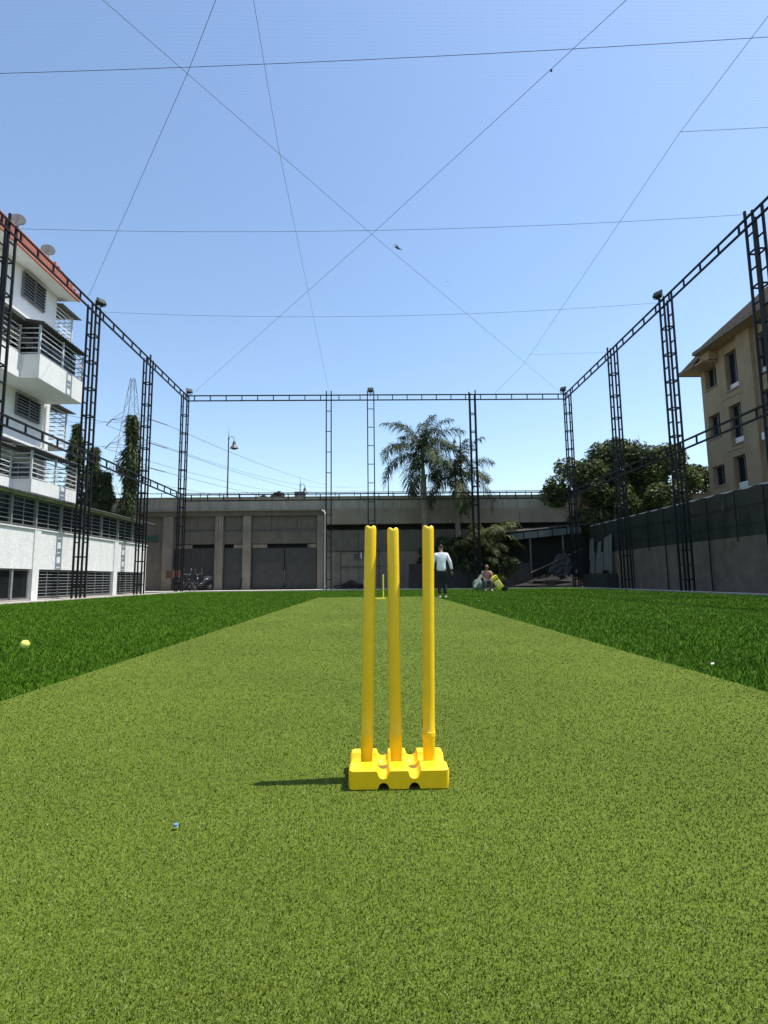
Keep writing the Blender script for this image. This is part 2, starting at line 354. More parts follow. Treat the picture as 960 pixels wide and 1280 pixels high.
# floodlights
lampg = mat('floodlight_green_grey', (.035, .05, .038), .7, .2, 8, spec=.1); lampglass = mat('floodlight_glass', (.04, .045, .045), .6, .1, 5, spec=.15)
def flood(p, rz, label):
    t = thing('floodlight', p, label, 'floodlight', 'floodlights on the cage towers'); x, y, z = p
    R = Matrix.Rotation(rz, 3, 'Z') @ Matrix.Rotation(radians(-28), 3, 'X'); c = (x, y, z+.16)
    MB().poly([(x-.17, y-.11, z+.05), (x+.17, y-.11, z+.05), (x+.17, y-.11, z+.29), (x-.17, y-.11, z+.29)], (0, .05, 0)).rot(R, c).build('bezel', lampg, t)
    h = MB(); b = [(x-.16, y-.06, z+.06), (x+.16, y-.06, z+.06), (x+.16, y-.06, z+.28), (x-.16, y-.06, z+.28)]; e = [(x-.09, y+.1, z+.1), (x+.09, y+.1, z+.1), (x+.09, y+.1, z+.24), (x-.09, y+.1, z+.24)]
    h.v = b+e; h.f = [(0,1,2,3), (4,7,6,5), (0,4,5,1), (1,5,6,2), (2,6,7,3), (3,7,4,0)]; h.rot(R, c).build('housing', lampg, t)
    MB().box(x-.14, x+.14, y-.118, y-.112, z+.07, z+.27).rot(R, c).build('glass', lampglass, t)
    br = MB(); br.bar((x-.19, y, z+.17), (x-.19, y, z), .012); br.bar((x+.19, y, z+.17), (x+.19, y, z), .012); br.bar((x-.2, y, z), (x+.2, y, z), .014); br.bar((x, y, z), (x, y, z-.2), .018); br.build('bracket', steel, t)
flood((XL+.28, 20.2, 11.12), radians(60), 'green grey floodlight on the second tower left of the back left corner')
flood((XL+.3, YB-.3, 11.14), radians(40), 'green grey floodlight on the back left corner tower')
flood((-.12, YB-.15, 11.2), radians(0), 'green grey floodlight on the wider ladder post at the back')
flood((XR-.3, YB-.3, 11.14), radians(-40), 'green grey floodlight on the back right corner tower')
flood((XR-.28, 19.7, 11.12), radians(-60), 'green grey floodlight on the second tower right of the back right corner')

# ================================================================ FLYOVER
fly = thing('flyover', (-3, 34, 0), 'grey concrete flyover with walled bays across the back', 'flyover')
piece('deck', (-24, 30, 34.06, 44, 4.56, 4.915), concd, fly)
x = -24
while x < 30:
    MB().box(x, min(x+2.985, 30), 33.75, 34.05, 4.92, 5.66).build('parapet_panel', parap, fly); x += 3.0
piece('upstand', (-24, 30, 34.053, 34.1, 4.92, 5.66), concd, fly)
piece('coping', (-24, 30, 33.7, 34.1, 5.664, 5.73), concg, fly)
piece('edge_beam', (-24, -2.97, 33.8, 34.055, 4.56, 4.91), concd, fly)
piece('drip_ledge', (-24, 30, 33.66, 33.74, 4.86, 4.94), concg, fly)
for a, b in ((-12.95, -12.35), (-9.78, -9.28), (-8.07, -7.57), (-3.5, -3.08)):
    MB().box(a, b, 33.79, 34.2, 0, 4.55).build('column', conc, fly, bevel=.02)
def bay(a, b, splits, ops):
    a += .01; b -= .01
    s = [a]+splits+[b]
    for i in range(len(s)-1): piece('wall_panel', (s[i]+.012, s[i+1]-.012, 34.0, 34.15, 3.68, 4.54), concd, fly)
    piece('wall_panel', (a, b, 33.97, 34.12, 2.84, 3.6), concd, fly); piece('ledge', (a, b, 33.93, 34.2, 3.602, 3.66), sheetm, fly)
    for (p, q) in ops: piece('lintel_block', (p, q, 33.98, 34.1, 2.58, 2.8), conc, fly)
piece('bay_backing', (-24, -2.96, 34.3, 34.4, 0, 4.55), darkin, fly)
bay(-12.35, -9.78, [-10.9], [(-12.3, -11.2)]); bay(-9.28, -8.07, [], [(-8.65, -8.1)]); bay(-7.57, -3.5, [-6.35, -4.75], [(-7.5, -6.6), (-4.1, -3.55)])
g = MB().box(-12.3, -9.82, 34.05, 34.1, .06, 2.6).build('gate', gatem, fly)
for i in range(9): piece('gate_rib', (-12.25+i*.3, -12.2+i*.3, 34.02, 34.05, .08, 2.56), gatem, g)
sh = MB().box(-9.24, -8.1, 34.06, 34.1, .06, 2.6).build('roller_shutter', shutm, fly)
for i in range(22): piece('slat', (-9.23, -8.11, 34.035, 34.06, .08+i*.114, .08+i*.114+.095), shutm, sh)
for a, b in ((-7.52, -5.55), (-5.5, -3.54)):
    g = MB().box(a, b, 34.04, 34.1, .07, 2.58).build('gate_leaf', gatem, fly)
    for z in (.12, 1.75, 2.45): piece('gate_rail', (a+.02, b-.02, 34.015, 34.04, z, z+.07), gatem, g)
    for xx in (a+.02, b-.09): piece('gate_stile', (xx, xx+.07, 34.012, 34.04, .08, 2.56), gatem, g)
piece('lock_bar', (-5.62, -5.42, 33.98, 34.01, 1.18, 1.3), steel, fly); piece('lock_bar', (-5.54, -5.5, 33.97, 34.005, .45, 1.3), metald, fly)
MB().bar((-8.2, 33.7, .03), (-7.75, 34.0, 2.0), .03).build('leaning_pole', steel, fly)
# left end wall
piece('end_wall', (-24, -12.97, 34.0, 34.2, 0, 4.55), concd, fly)
gp = mat('green_sheet', (.01, .07, .035), .6, .2, 4)
for (a, b, z0, z1) in ((-15.5, -13.3, 3.0, 3.35), (-15.2, -14.2, 1.85, 2.4)): piece('green_sheet', (a, b, 33.94, 33.99, z0, z1), gp, fly)
# right part: girder, gap, wall
x = -2.95
while x < 26:
    MB().box(x, x+5.98, 33.6, 34.3, 3.98, 4.55).build('girder', concg, fly); x += 6
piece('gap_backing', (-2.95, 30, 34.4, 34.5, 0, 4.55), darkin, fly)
piece('girder_top', (-2.95, 30, 33.62, 34.05, 4.553, 4.855), concg, fly)
x = -2.95
for i in range(8):
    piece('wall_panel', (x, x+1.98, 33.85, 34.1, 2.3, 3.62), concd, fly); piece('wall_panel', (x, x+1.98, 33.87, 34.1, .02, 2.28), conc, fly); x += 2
MB().tube([(-2.98, 33.5, .05), (-2.98, 33.5, 4.6), (-3.05, 33.55, 4.78), (-3.2, 33.7, 4.84)], .05, 8).build('drain_pipe', mat('pale_pipe', (.55, .53, .49), .6, .1, 5), fly)
# railing and guard posts along the top of the flyover
rl = thing('bridge_railing', (-3, 34.2, 5.73), 'thin dark railing along the top of the flyover', 'railing')
rod('rail', (-24, 34.0, 6.02), (30, 34.0, 6.02), .018, steel, rl)
for i in range(46): rod('post', (-24+i*1.2, 34.0, 5.73), (-24+i*1.2, 34.0, 6.0), .018, steel, rl)
# ornate street lamps on the flyover
lm = mat('lamp_iron', (.09, .095, .10), .5, .2, 6)
def street_lamp(x, y, z0, z1, side, label, box=False):
    t = thing('street_lamp', (x, y, z0), label, 'street lamp', 'street lamps on the flyover')
    MB().tube([(x, y, z0), (x, y, z0+.6), (x, y, z0+.61), (x, y, z1-.1)], [.09, .085, .06, .04], 8).build('pole', lm, t)
    MB().lathe([(.05, z1-.1), (.07, z1-.02), (.03, z1+.03), (.012, z1+.5), (.004, z1+.9)], (x, y, 0), 8).build('finial', lm, t)
    a = []
    for i in range(9):
        w = pi*i/8; a.append((x+side*(.2-.2*cos(w)), y, z1-.15+.3*sin(w)*.9))
    MB().tube(a, .022, 6).build('bracket', lm, t)
    c = (x+side*.4, y, z1-.75); MB().lathe([(.30, 0), (.24, .1), (.14, .25), (.10, .46), (.05, .56), (.02, .62)], c, 14).build('shade', lm, t)
    MB().lathe([(.02, -.10), (.14, -.05), (.17, 0)], c, 12).build('lamp_glass', lampglass, t)
    if box: MB().box(x-.45, x+.45, y-.3, y+.3, z0+.6, z0+1.75).build('cabinet', mat('cabinet_grey', (.18, .17, .16), .7, .2, 4), t)
street_lamp(-10.2, 38, 4.93, 10.6, 1, 'tall street lamp with one bell shade on the flyover, left of the others')
street_lamp(-6.35, 47, 6.4, 8.75, 1, 'far street lamp standing behind a grey cabinet on the flyover', True)
street_lamp(6.2, 38, 4.93, 10.6, -1, 'street lamp with bell shade rising between the two palms')
lq = U(799, 553, 1, 45)
street_lamp(lq[0], 45, 4.9, lq[2]-.1, -1, 'street lamp with bell shade above the leafy tree on the right')
MB_ = MB().tube([(1.1, 40, 4.93), (1.1, 40, 9.2)], [.06, .03], 6).build('pole', lm); tag(MB_, 'plain thin grey pole left of the taller palm', 'pole')

# ================================================================ LEFT BUILDING
lb = thing('white_building', (-13, 17, 0), 'white plastered apartment building with red tile edge and barred balconies', 'building')
FX, BX = -11.5, -13.0
def P(name, *b, m=white): return piece(name, b, m, lb)
Y0, Y1, YM = 6.0, 27.95, 21.65
P('floor_slab', -18, FX-.02, Y0, Y1-.02, 0, .05, m=apron)
P('wall', FX-.3, FX, Y0, Y1, 1.05, 2.38, m=whitet)               # band over the low openings
for a, b in ((Y0, 7.6), (12.98, 13.33), (18.70, 19.05), (24.45, 24.80), (27.62, Y1)): P('pillar', FX-.3, FX, a, b, 0, 1.049, m=whitet)
for a, b in ((18.70, 19.05), (24.45, 24.80)): P('pilaster', FX, FX+.04, a, b, 0, 2.37, m=whitet)
P('back_wall', -13.1, -13.0, Y0, Y1, 0, 3.3, m=darkin)
P('end_wall', -18, FX-.3, Y1-.2, Y1, 0, 3.42)
P('sill', FX-.35, FX+.05, Y0, Y1, 2.381, 2.42)
def window(y0, y1, z0, z1, X, nb, nv, mb=metalg, r=.014, back=True):
    w = MB(); w.box(X-.1, X-.04, y0, y0+.05, z0, z1).box(X-.1, X-.04, y1-.05, y1, z0, z1).box(X-.1, X-.04, y0+.05, y1-.05, z0, z0+.05).box(X-.1, X-.04, y0+.05, y1-.05, z1-.05, z1)
    w = w.build('window', metald, lb)
    if back: piece('pane', (X-.09, X-.07, y0+.05, y1-.05, z0+.05, z1-.05), glass, w)
    for i in range(nb):
        z = z0+(z1-z0)*(i+.5)/nb; rod('bar', (X-.015, y0, z), (X-.015, y1, z), r, mb, w)
    for i in range(nv):
        y = y0+(y1-y0)*(i+1)/(nv+1); rod('mullion', (X-.03, y, z0), (X-.03, y, z1), r*1.3, mb, w)
    return w
window(19.05, 24.45, .06, 1.04, FX-.05, 9, 7, metalm, .010); window(24.8, 27.62, .06, 1.04, FX-.05, 9, 4, metalm, .010)
window(13.33, 18.7, .06, 1.04, FX-.05, 0, 5, metalm, .03)
yy = [8.2, 9.6, 11, 12.3, 13.6, 14.9, 16.2, 17.5, 18.8, 20.3, 21.8, 23.3, 24.8, 26.3, 27.85]
for i in range(len(yy)-1):
    window(yy[i]+.01, yy[i+1]-.01, 2.42, 3.44, FX-.02, 7, 1, metalm, .009)
    P('mullion_post', FX-.1, FX+.01, yy[i]-.03, yy[i]+.03, 2.42, 3.46, m=metalm)
P('lintel', FX-.3, FX-.05, Y0, Y1-.25, 3.45, 3.55)
def awning(name, y0, y1, xa, za, xb, zb, parent, m=sheetm, per=.15, amp=.018):
    n = int((y1-y0)/per*6); vs, fs = [], []
    for j in range(n+1):
        y = y0+(y1-y0)*j/n; w = amp*sin(2*pi*(y-y0)/per)
        vs += [(xa, y, za+w), (xb, y, zb+w), (xa, y, za+w-.02), (xb, y, zb+w-.02)]
    for j in range(n):
        k = 4*j; fs += [(k, k+1, k+5, k+4), (k+2, k+6, k+7, k+3), (k+1, k+3, k+7, k+5), (k, k+4, k+6, k+2)]
    a = MB(); a.v = vs; a.f = fs; return a.build(name, m, parent)
awning('awning', Y0, 28.1, -12.6, 3.74, FX+.32, 3.5, lb)
P('low_roof', -18, -12.55, YM, Y1, 3.5, 3.62, m=sheetm)
# main block
P('wall', -22, BX, Y0, YM, 3.55, 12.3)
for (zp0, zp1, zt, awn) in ((3.62, 4.08, 5.05, 5.12), (7.6, 8.46, 9.52, 9.6)):
    q0, q1 = 18.38, 21.25
    P('balcony_slab', BX, FX, q0, q1, zp0, zp0+.12); P('balcony_slab', BX, -12.15, Y0, q0, zp0, zp0+.12)
    P('parapet', FX-.12, FX-.002, q0, q1, zp0+.12, zp1); P('parapet', BX, FX-.12, q0+.002, q0+.12, zp0+.12, zp1); P('parapet', BX, FX-.12, q1-.12, q1-.002, zp0+.12, zp1)
    P('parapet', -12.27, -12.152, Y0, q0, zp0+.12, zp1)
    bl = MB().box(FX-.09, FX-.03, q0, q0+.06, zp1, zt).build('balcony_grille', metalg, lb)
    for pq in (q1-.06, (q0+q1)/2-.03): piece('post', (FX-.09, FX-.03, pq, pq+.06, zp1, zt), metalg, bl)
    if zp0 > 6:
        P('balcony_glazing', FX-.34, FX-.3, q0+.13, q1-.13, zp1-.1, zt, m=glass); P('balcony_glazing', BX, FX-.35, q1-.3, q1-.26, zp1-.1, zt, m=glass)
    for i in range(6):
        z = zp1+.06+(zt-zp1-.1)*i/5.3
        rod('bar', (FX-.05, q0, z), (FX-.05, q1, z), .016, metalg, bl); rod('bar', (FX-.06, q0+.05, z), (BX, q0+.05, z), .016, metalg, bl); rod('bar', (FX-.06, q1-.05, z), (BX, q1-.05, z), .016, metalg, bl)
    bl = MB().box(-12.25, -12.19, Y0, Y0+.06, zp1, zt).build('balcony_grille', metalg, lb)
    for i in range(6):
        z = zp1+.06+(zt-zp1-.1)*i/5.3; rod('bar', (-12.2, Y0, z), (-12.2, q0, z), .016, metalg, bl)
    for i in range(9): rod('post', (-12.22, q0-.02-i*1.3, zp1), (-12.22, q0-.02-i*1.3, zt), .022, metalg, bl)
    for a, b in ((18.9, 19.9), (20.0, 21.0), (15.8, 16.9), (17.0, 18.0), (13.2, 15.2)):
        piece('door_glass', (BX, BX+.03, a, b, zp0+.5, zt-.1), glass, lb)
    awning('awning', q0-.1, q1+.1, BX, awn+.28, FX+.12, awn, lb); awning('awning', Y0, q0-.12, BX, awn+.28, -12.0, awn+.03, lb)
    P('sunshade', BX, -12.25, Y0, YM-.05, awn+.32, awn+.4)
window(19.5, 20.9, 6.68, 7.5, BX+.12, 7, 1, metald, .016); window(15.5, 16.9, 6.68, 7.5, BX+.12, 7, 1, metald, .016)
window(19.4, 20.75, 11.15, 12.15, BX+.12, 8, 1, metald, .016); window(15.4, 16.8, 11.15, 12.15, BX+.12, 8, 1, metald, .016)
MB().tube([(BX+.06, 21.3, 3.6), (BX+.06, 21.3, 7.55)], .035, 6).build('drain_pipe', metalg, lb)
for z0, z1 in ((10.5, 12.0), (6.2, 7.75)):                 # barred boxes on the end wall
    g = MB().box(BX-.06, BX, 22.84, 22.9, z0, z1).build('barred_bay', metalg, lb); piece('side_panel', (-14.3, -14.24, YM, 22.9, z0, z1), metalg, g)
    for i in range(9):
        z = z0+.05+(z1-z0-.1)*i/8; piece('bar', (BX-.05, BX-.03, YM, 22.9, z-.022, z+.022), white, g); piece('bar', (-14.3, BX, 22.86, 22.88, z-.022, z+.022), white, g)
    awning('awning', YM, 23.1, -14.4, z1+.2, BX+.25, z1+.03, lb)
    P('bay_floor', -14.3, BX, YM, 22.9, z0-.1, z0-.03)
# eaves and steep tiled edge
P('eave_soffit', -14, -12.32, Y0, 22.0, 12.3, 12.36); P('fascia', -12.32, -12.24, Y0, 22.0, 12.26, 12.42, m=redtile)
for i in range(8):
    xa = -12.24-.11*i; za = 12.42+.165*i
    t = MB()
    t.v = [(xa, Y0, za), (xa, 22.0-.06*i, za), (xa-.17, 21.9-.06*i, za+.19), (xa-.17, Y0, za+.19), (xa-.03, Y0, za-.03), (xa-.03, 21.97-.06*i, za-.03), (xa-.2, 21.9-.06*i, za+.16), (xa-.2, Y0, za+.16)]
    t.f = [(0,1,2,3), (4,7,6,5), (0,4,5,1), (1,5,6,2), (2,6,7,3), (3,7,4,0)]; t.build('tile_course', redtile, lb)
    t2 = MB(); t2.box(-20, xa-.02, 21.86-.06*i, 21.98-.06*i, za, za+.17); t2.build('tile_course', redtile, lb)
P('roof', -20, -13.1, Y0, 21.5, 13.5, 13.7, m=redtile)
def dish(p, label):
    t = thing('satellite_dish', p, label, 'satellite dish', 'satellite dishes on the red roof'); x, y, z = p
    rod('mast', (x, y, z), (x, y, z+.4), .025, metalg, t)
    R = Matrix.Rotation(radians(25), 3, 'Z') @ Matrix.Rotation(radians(80), 3, 'X'); c = (x, y-.05, z+.5)
    prof = [(.02, 0), (.10, .012), (.17, .035), (.23, .065), (.245, .075), (.23, .05), (.17, .02), (.02, -.02)]
    MB().lathe(prof, c, 20).rot(R, c).build('reflector', mat('dish_grey', (.82, .81, .77), .6, .15, 6), t, smooth=True)
    MB().lathe([(.248, .06), (.262, .07), (.248, .085)], c, 20).rot(R, c).build('rim', metald, t)
    MB().bar((c[0], c[1], c[2]-.02), (c[0]+.02, c[1], c[2]+.3), .012).rot(R, c).build('feed_arm', metald, t)
dish((-13.25, 19.4, 13.6), 'round grey satellite dish on the red roof, the higher one at the left'); dish((-13.25, 21.3, 13.6), 'round grey satellite dish near the end of the red roof')

# ================================================================ RIGHT WALL AND BUILDING
plast = mat('grey_plaster_wall', (.135, .110, .088), .95, .2, 2, .4, 18, streak=.4, dirt=(.07, .056, .046))
rw = thing('boundary_wall', (12.35, 20, 0), 'grey plastered boundary wall along the right side of the turf', 'wall')
y = 4
while y < 31: MB().box(12.3, 12.55, y, min(y+2.98, 31), -.03, 1.86).build('wall_panel', plast, rw); y += 3.0
tag(MB().box(TR+.14, 12.3, -6, 31.2, -.03, .0).build('path', apron), kind='structure')
gn = bpy.data.materials.new('green_shade_cloth'); gn.use_nodes = True; b = gn.node_tree.nodes['Principled BSDF']; b.inputs['Base Color'].default_value = (.017, .022, .015, 1); b.inputs['Roughness'].default_value = .85
tr = gn.node_tree.nodes.new('ShaderNodeBsdfTransparent'); mx = gn.node_tree.nodes.new('ShaderNodeMixShader'); mx.inputs[0].default_value = .10
gn.node_tree.links.new(b.outputs[0], mx.inputs[1]); gn.node_tree.links.new(tr.outputs[0], mx.inputs[2]); gn.node_tree.links.new(mx.outputs[0], gn.node_tree.nodes['Material Output'].inputs[0])
sf = thing('shade_cloth_fence', (12.4, 18, 1.86), 'dark green shade cloth on posts above the right boundary wall', 'fence')
def cloth(y0, y1, z0, z1, X):
    n = 24; vs, fs = [], []
    for j in range(n+1):
        for i in range(7):
            vs.append((X+.05*sin(j*1.9+y0)*sin(i*1.1)+.02*random.random(), y0+(y1-y0)*j/n, z0+(z1-z0)*i/6+(.03*sin(j*.8) if i == 6 else 0)))
    for j in range(n):
        for i in range(6): k = j*7+i; fs.append((k, k+1, k+8, k+7))
    m = MB(); m.v = vs; m.f = fs; return m.build('cloth', gn, sf, smooth=True)
y = 4.0
while y < 31:
    cloth(y, y+3.06, 1.8, 3.45, 12.33+.006*(int(y/3) % 2)); rod('post', (12.46, y, 1.86), (12.46, y, 3.5), .03, steel, sf); rod('post', (12.24, y+.8, .02), (12.24, y+.8, 3.42), .016, steel, sf); rod('post', (12.24, y+2.2, 1.7), (12.24, y+2.2, 3.42), .013, steel, sf); y += 3.0
for z, xx in ((2.25, 12.24), (2.85, 12.24), (3.47, 12.43)): rod('rail', (xx, 4, z), (xx, 31, z), .025 if z > 3 else .012, metalg if z > 3 else steel, sf)
dk = mat('hoarding_sheet', (.13, .14, .137), .7, .2, 3, streak=.3, dirt=(.15, .15, .14))
ls = thing('leaning_sheets', (11.95, 29, 0), 'pale scrap sheets leaning against the far end of the right wall', 'sheets')
for (y0, y1, z0, z1, xx) in ((29.9, 30.5, .75, 1.95, 12.0), (28.9, 29.85, .75, 1.9, 12.05), (28.2, 28.85, .9, 2.7, 12.1), (29.3, 29.75, 1.6, 2.5, 12.14), (30.2, 30.8, 1.5, 2.75, 12.12), (27.8, 28.1, .7, 2.8, 12.06)):
    MB().poly([(xx, y0, z0), (xx, y1, z0+.03), (xx+.1, y1-.03, z1-.06), (xx+.1, y0+.02, z1)], (.03, 0, 0)).build('sheet', dk, ls)
MB().box(11.7, 12.25, 27.6, 30.8, -.02, .74).build('block_base', mat('dark_green_tarp', (.016, .024, .019), .8, .3, 3, .4, 9), ls)
# beige building
rb = thing('beige_building', (22, 24, 0), 'beige plastered building with brown hipped roof behind the right wall', 'building')
def Q(name, *b, m=beige): return piece(name, b, m, rb)
WXR = 19.0
WIN = []
for (z0, z1) in ((10.35, 12.4), (7.42, 9.5), (5.05, 6.75), (1.8, 3.8)):
    for (a, b) in ((26.95, 28.05), (24.3, 25.6), (21.8, 23.0), (19.3, 20.5)): WIN.append((a, b, z0, z1))
WINA = [(28.9, 29.92, z0, z1) for z0, z1 in ((11.05, 12.25), (8.2, 9.5), (5.5, 6.6), (2.3, 3.6))]
def facade(X, ya, yb, z1, wins):
    ys = sorted({ya, yb}|{w[0] for w in wins}|{w[1] for w in wins}); 
    for i in range(len(ys)-1):
        a, b = ys[i], ys[i+1]; mid = (a+b)/2; col = sorted([w for w in wins if w[0] < mid < w[1]], key=lambda w: w[2]); z = -.03
        for w in col: MB().box(X, X+.4, a, b, z, w[2]).build('wall', beige, rb); z = w[3]
        MB().box(X, X+.4, a, b, z, z1).build('wall', beige, rb)
    for (a, b, z0, zz) in wins:
        w = MB().box(X+.22, X+.28, a, a+.06, z0, zz).box(X+.22, X+.28, b-.06, b, z0, zz).box(X+.22, X+.28, a+.06, b-.06, z0, z0+.06).box(X+.22, X+.28, a+.06, b-.06, zz-.06, zz).box(X+.22, X+.28, (a+b)/2-.03, (a+b)/2+.03, z0+.06, zz-.06).build('window', metald, rb)
        piece('pane', (X+.26, X+.29, a+.06, b-.06, z0+.06, zz-.06), glass, w); piece('sill', (X-.06, X+.22, a-.05, b+.05, z0-.07, z0-.003), concg, w)
        if zz-z0 > 1.6: piece('panel', (X+.2, X+.25, a+.02, b-.02, z0+.005, z0+.35), white, w)
facade(WXR, 17, 28.55, 12.9, WIN); facade(WXR+.05, 28.551, 30.3, 12.9, WINA)
for ya in (26.28, 23.65, 21.15, 18.6): Q('pilaster', WXR-.2, WXR-.002, ya-.52, ya+.52, 0, 12.9)
for z in (4.3, 7.1, 9.95): Q('band', WXR-.03, WXR-.004, 17, 28.5, z, z+.05)
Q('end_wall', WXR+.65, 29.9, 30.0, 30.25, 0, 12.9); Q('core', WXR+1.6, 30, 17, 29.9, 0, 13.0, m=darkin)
MB().tube([(WXR+.12, 30.2, .1), (WXR+.12, 30.2, 12.4)], .06, 6).build('drain_pipe', mat('rust_pipe', (.2, .13, .08), .8, .3, 4), rb)
def roofpiece(name, pts, th, m): MB().poly(pts, th).build(name, m, rb)
roofpiece('eave', [(18.19, 16.5, 12.92), (18.19, 29.3, 12.92), (22, 29.3, 12.92), (22, 16.5, 12.92)], (0, 0, .1), beige)
roofpiece('roof', [(18.15, 16.4, 13.0), (18.15, 29.35, 13.0), (18.9, 28.7, 13.75), (20.6, 26.8, 15.45), (20.6, 16.4, 15.45), (18.9, 16.4, 13.75)], (.06, 0, .1), roofd)
piece('fascia', (18.1, 18.19, 16.4, 29.4, 12.9, 13.1), mat('weathered_fascia', (.16, .13, .10), .9, .35, 5, .4, 12), rb)
piece('fascia', (18.1, 18.19, 29.41, 31.0, 12.28, 12.47), MATS['weathered_fascia'], rb)
piece('fascia', (18.19, 21, 29.33, 29.4, 12.9, 13.05), MATS['weathered_fascia'], rb)
piece('fascia', (18.19, 21, 30.93, 31.0, 12.28, 12.44), MATS['weathered_fascia'], rb)
roofpiece('eave', [(18.19, 28.7, 12.3), (18.19, 30.9, 12.3), (22, 30.9, 12.3), (22, 28.7, 12.3)], (0, 0, .1), beige)
roofpiece('roof', [(18.15, 29.41, 12.38), (18.15, 30.98, 12.38), (19.6, 29.95, 14.1), (19.6, 29.41, 14.1)], (.05, 0, .1), roofd)
Q('attic', 18.5, 20.5, 28.56, 30.5, 12.41, 12.9)
ac = thing('air_conditioner', (18.7, 25.0, 7.0), 'small white air conditioner under a window of the beige building', 'air conditioner')
MB().box(18.65, 18.96, 24.6, 25.35, 7.0, 7.36).build('casing', white, ac, bevel=.01); MB().lathe([(.14, 0), (.14, .02)], (18.62, 24.9, 7.18), 14, 0).build('fan_grille', metald, ac)

# ================================================================ VEGETATION
def leafcloud(clumps, N, size, cols, droop=0, thick=.55):
    cl = np.array(clumps, float); wts = cl[:, 3]**2; idx = RNG.choice(len(cl), N, p=wts/wts.sum())
    d = RNG.normal(size=(N, 3)); d /= np.linalg.norm(d, axis=1)[:, None]
    r = cl[idx, 3]*(1-thick*RNG.random(N)**1.6); sq = np.ones((N, 3)); sq[:, 2] = .85
    p = cl[idx, :3]+d*sq*r[:, None]
    nrm = d*.5+RNG.normal(size=(N, 3))*.55+V3(0, 0, .45); nrm /= np.linalg.norm(nrm, axis=1)[:, None]
    t = np.cross(nrm, RNG.normal(size=(N, 3))); t[:, 2] -= droop; t /= np.linalg.norm(t, axis=1)[:, None]; b = np.cross(nrm, t); b /= np.linalg.norm(b, axis=1)[:, None]+1e-9
    s = size*(.6+.8*RNG.random(N))[:, None]
    v = np.stack([p-t*s, p+b*s*.36-t*s*.1, p+t*s, p-b*s*.36-t*s*.1], 1).reshape(-1, 3)
    c = np.array(cols)[RNG.integers(0, len(cols), N)]*(.7+.6*RNG.random((N, 1)))*(.8+.4*RNG.random(len(cl)))[idx][:, None]
    return v, np.arange(4*N).reshape(N, 4), np.repeat(c, 4, 0)
GREEN = [(.055, .085, .022), (.04, .07, .02), (.085, .11, .03), (.13, .14, .045), (.035, .055, .02)]
def tree(name, x, y, h, rx, zc, rz, N, size, cols, label, seed, nc=26, group=None, ry=None):
    random.seed(seed); t = thing(name, (x, y, 0), label, 'tree', group); ry = ry or rx
    tr = MB().tube([(x, y, -.05), (x+.06, y, zc*.35), (x-.05, y+.05, zc*.75), (x, y, zc+rz*.3)], [.22, .17, .13, .05], 8)
    cl = []
    for i in range(nc):
        a = random.random()*2*pi; e = random.uniform(-.9, 1); q = sqrt(max(0, 1-e*e))*random.uniform(.55, 1)
        c = (x+rx*.8*q*cos(a), y+ry*.8*q*sin(a), zc+rz*.8*e); cl.append(c+(random.uniform(.28, .48)*min(rx, rz),))
        if i % 2 == 0: tr.tube([(x, y, zc-rz*.5), ((x+c[0])/2, (y+c[1])/2, (zc-rz*.3+c[2])/2+.1), c], [.09, .05, .02], 5)
    tr.build('trunk', bark, t, smooth=True)
    v, f, c = leafcloud(cl, N, size, cols); soup('crown', v, f, c, leafm, t, WL[t]); return t
TG = 'leafy trees behind the right wall'
tree('leafy_tree', 12.8, 33.9, 8, 2.2, 5.7, 2.4, 17000, .13, GREEN, 'dark leafy tree at the back right corner of the cage', 1, 30, TG)
tree('leafy_tree', 15.6, 34.5, 9, 2.3, 7.2, 2.2, 16000, .13, GREEN, 'tallest leafy tree between the first two right hand towers', 2, 32, TG)
tree('leafy_tree', 18.5, 34.2, 8, 2.4, 6.6, 2.1, 16000, .13, [(.07, .11, .025), (.05, .08, .02), (.11, .15, .04), (.14, .17, .05)], 'lighter green leafy tree left of the beige building', 3, 32, TG)
tree('leafy_tree', 14.6, 32.6, 7, 1.6, 4.3, 1.6, 8000, .13, GREEN, 'low dark tree just behind the end of the right wall', 4, 24, TG)
tree('leafy_tree', 21.9, 36.5, 8, 1.7, 6.0, 2.2, 7000, .13, GREEN, 'dark tree showing beside the corner of the beige building', 5, 22, TG)
tree('leafy_tree', 17.2, 32.3, 6, 1.9, 4.6, 1.5, 9000, .13, GREEN, 'low leafy tree showing over the green cloth', 6, 22, TG)
for i, (px, Y, zc, r) in enumerate(((340, 62, 9.6, 1.7), (372, 66, 9.5, 1.9), (310, 64, 9.1, 1.3))):
    q = U(px, 620, 1, Y); tree('distant_tree', q[0], Y, 10, r, zc, r*.8, 1500, .25, [(.07, .08, .05), (.05, .06, .035)], ['small tree top over the flyover left of the cabinet lamp', 'small tree top beside the cabinet on the flyover', 'lowest small tree top above the flyover'][i], 20+i, 10, 'tree tops beyond the flyover')
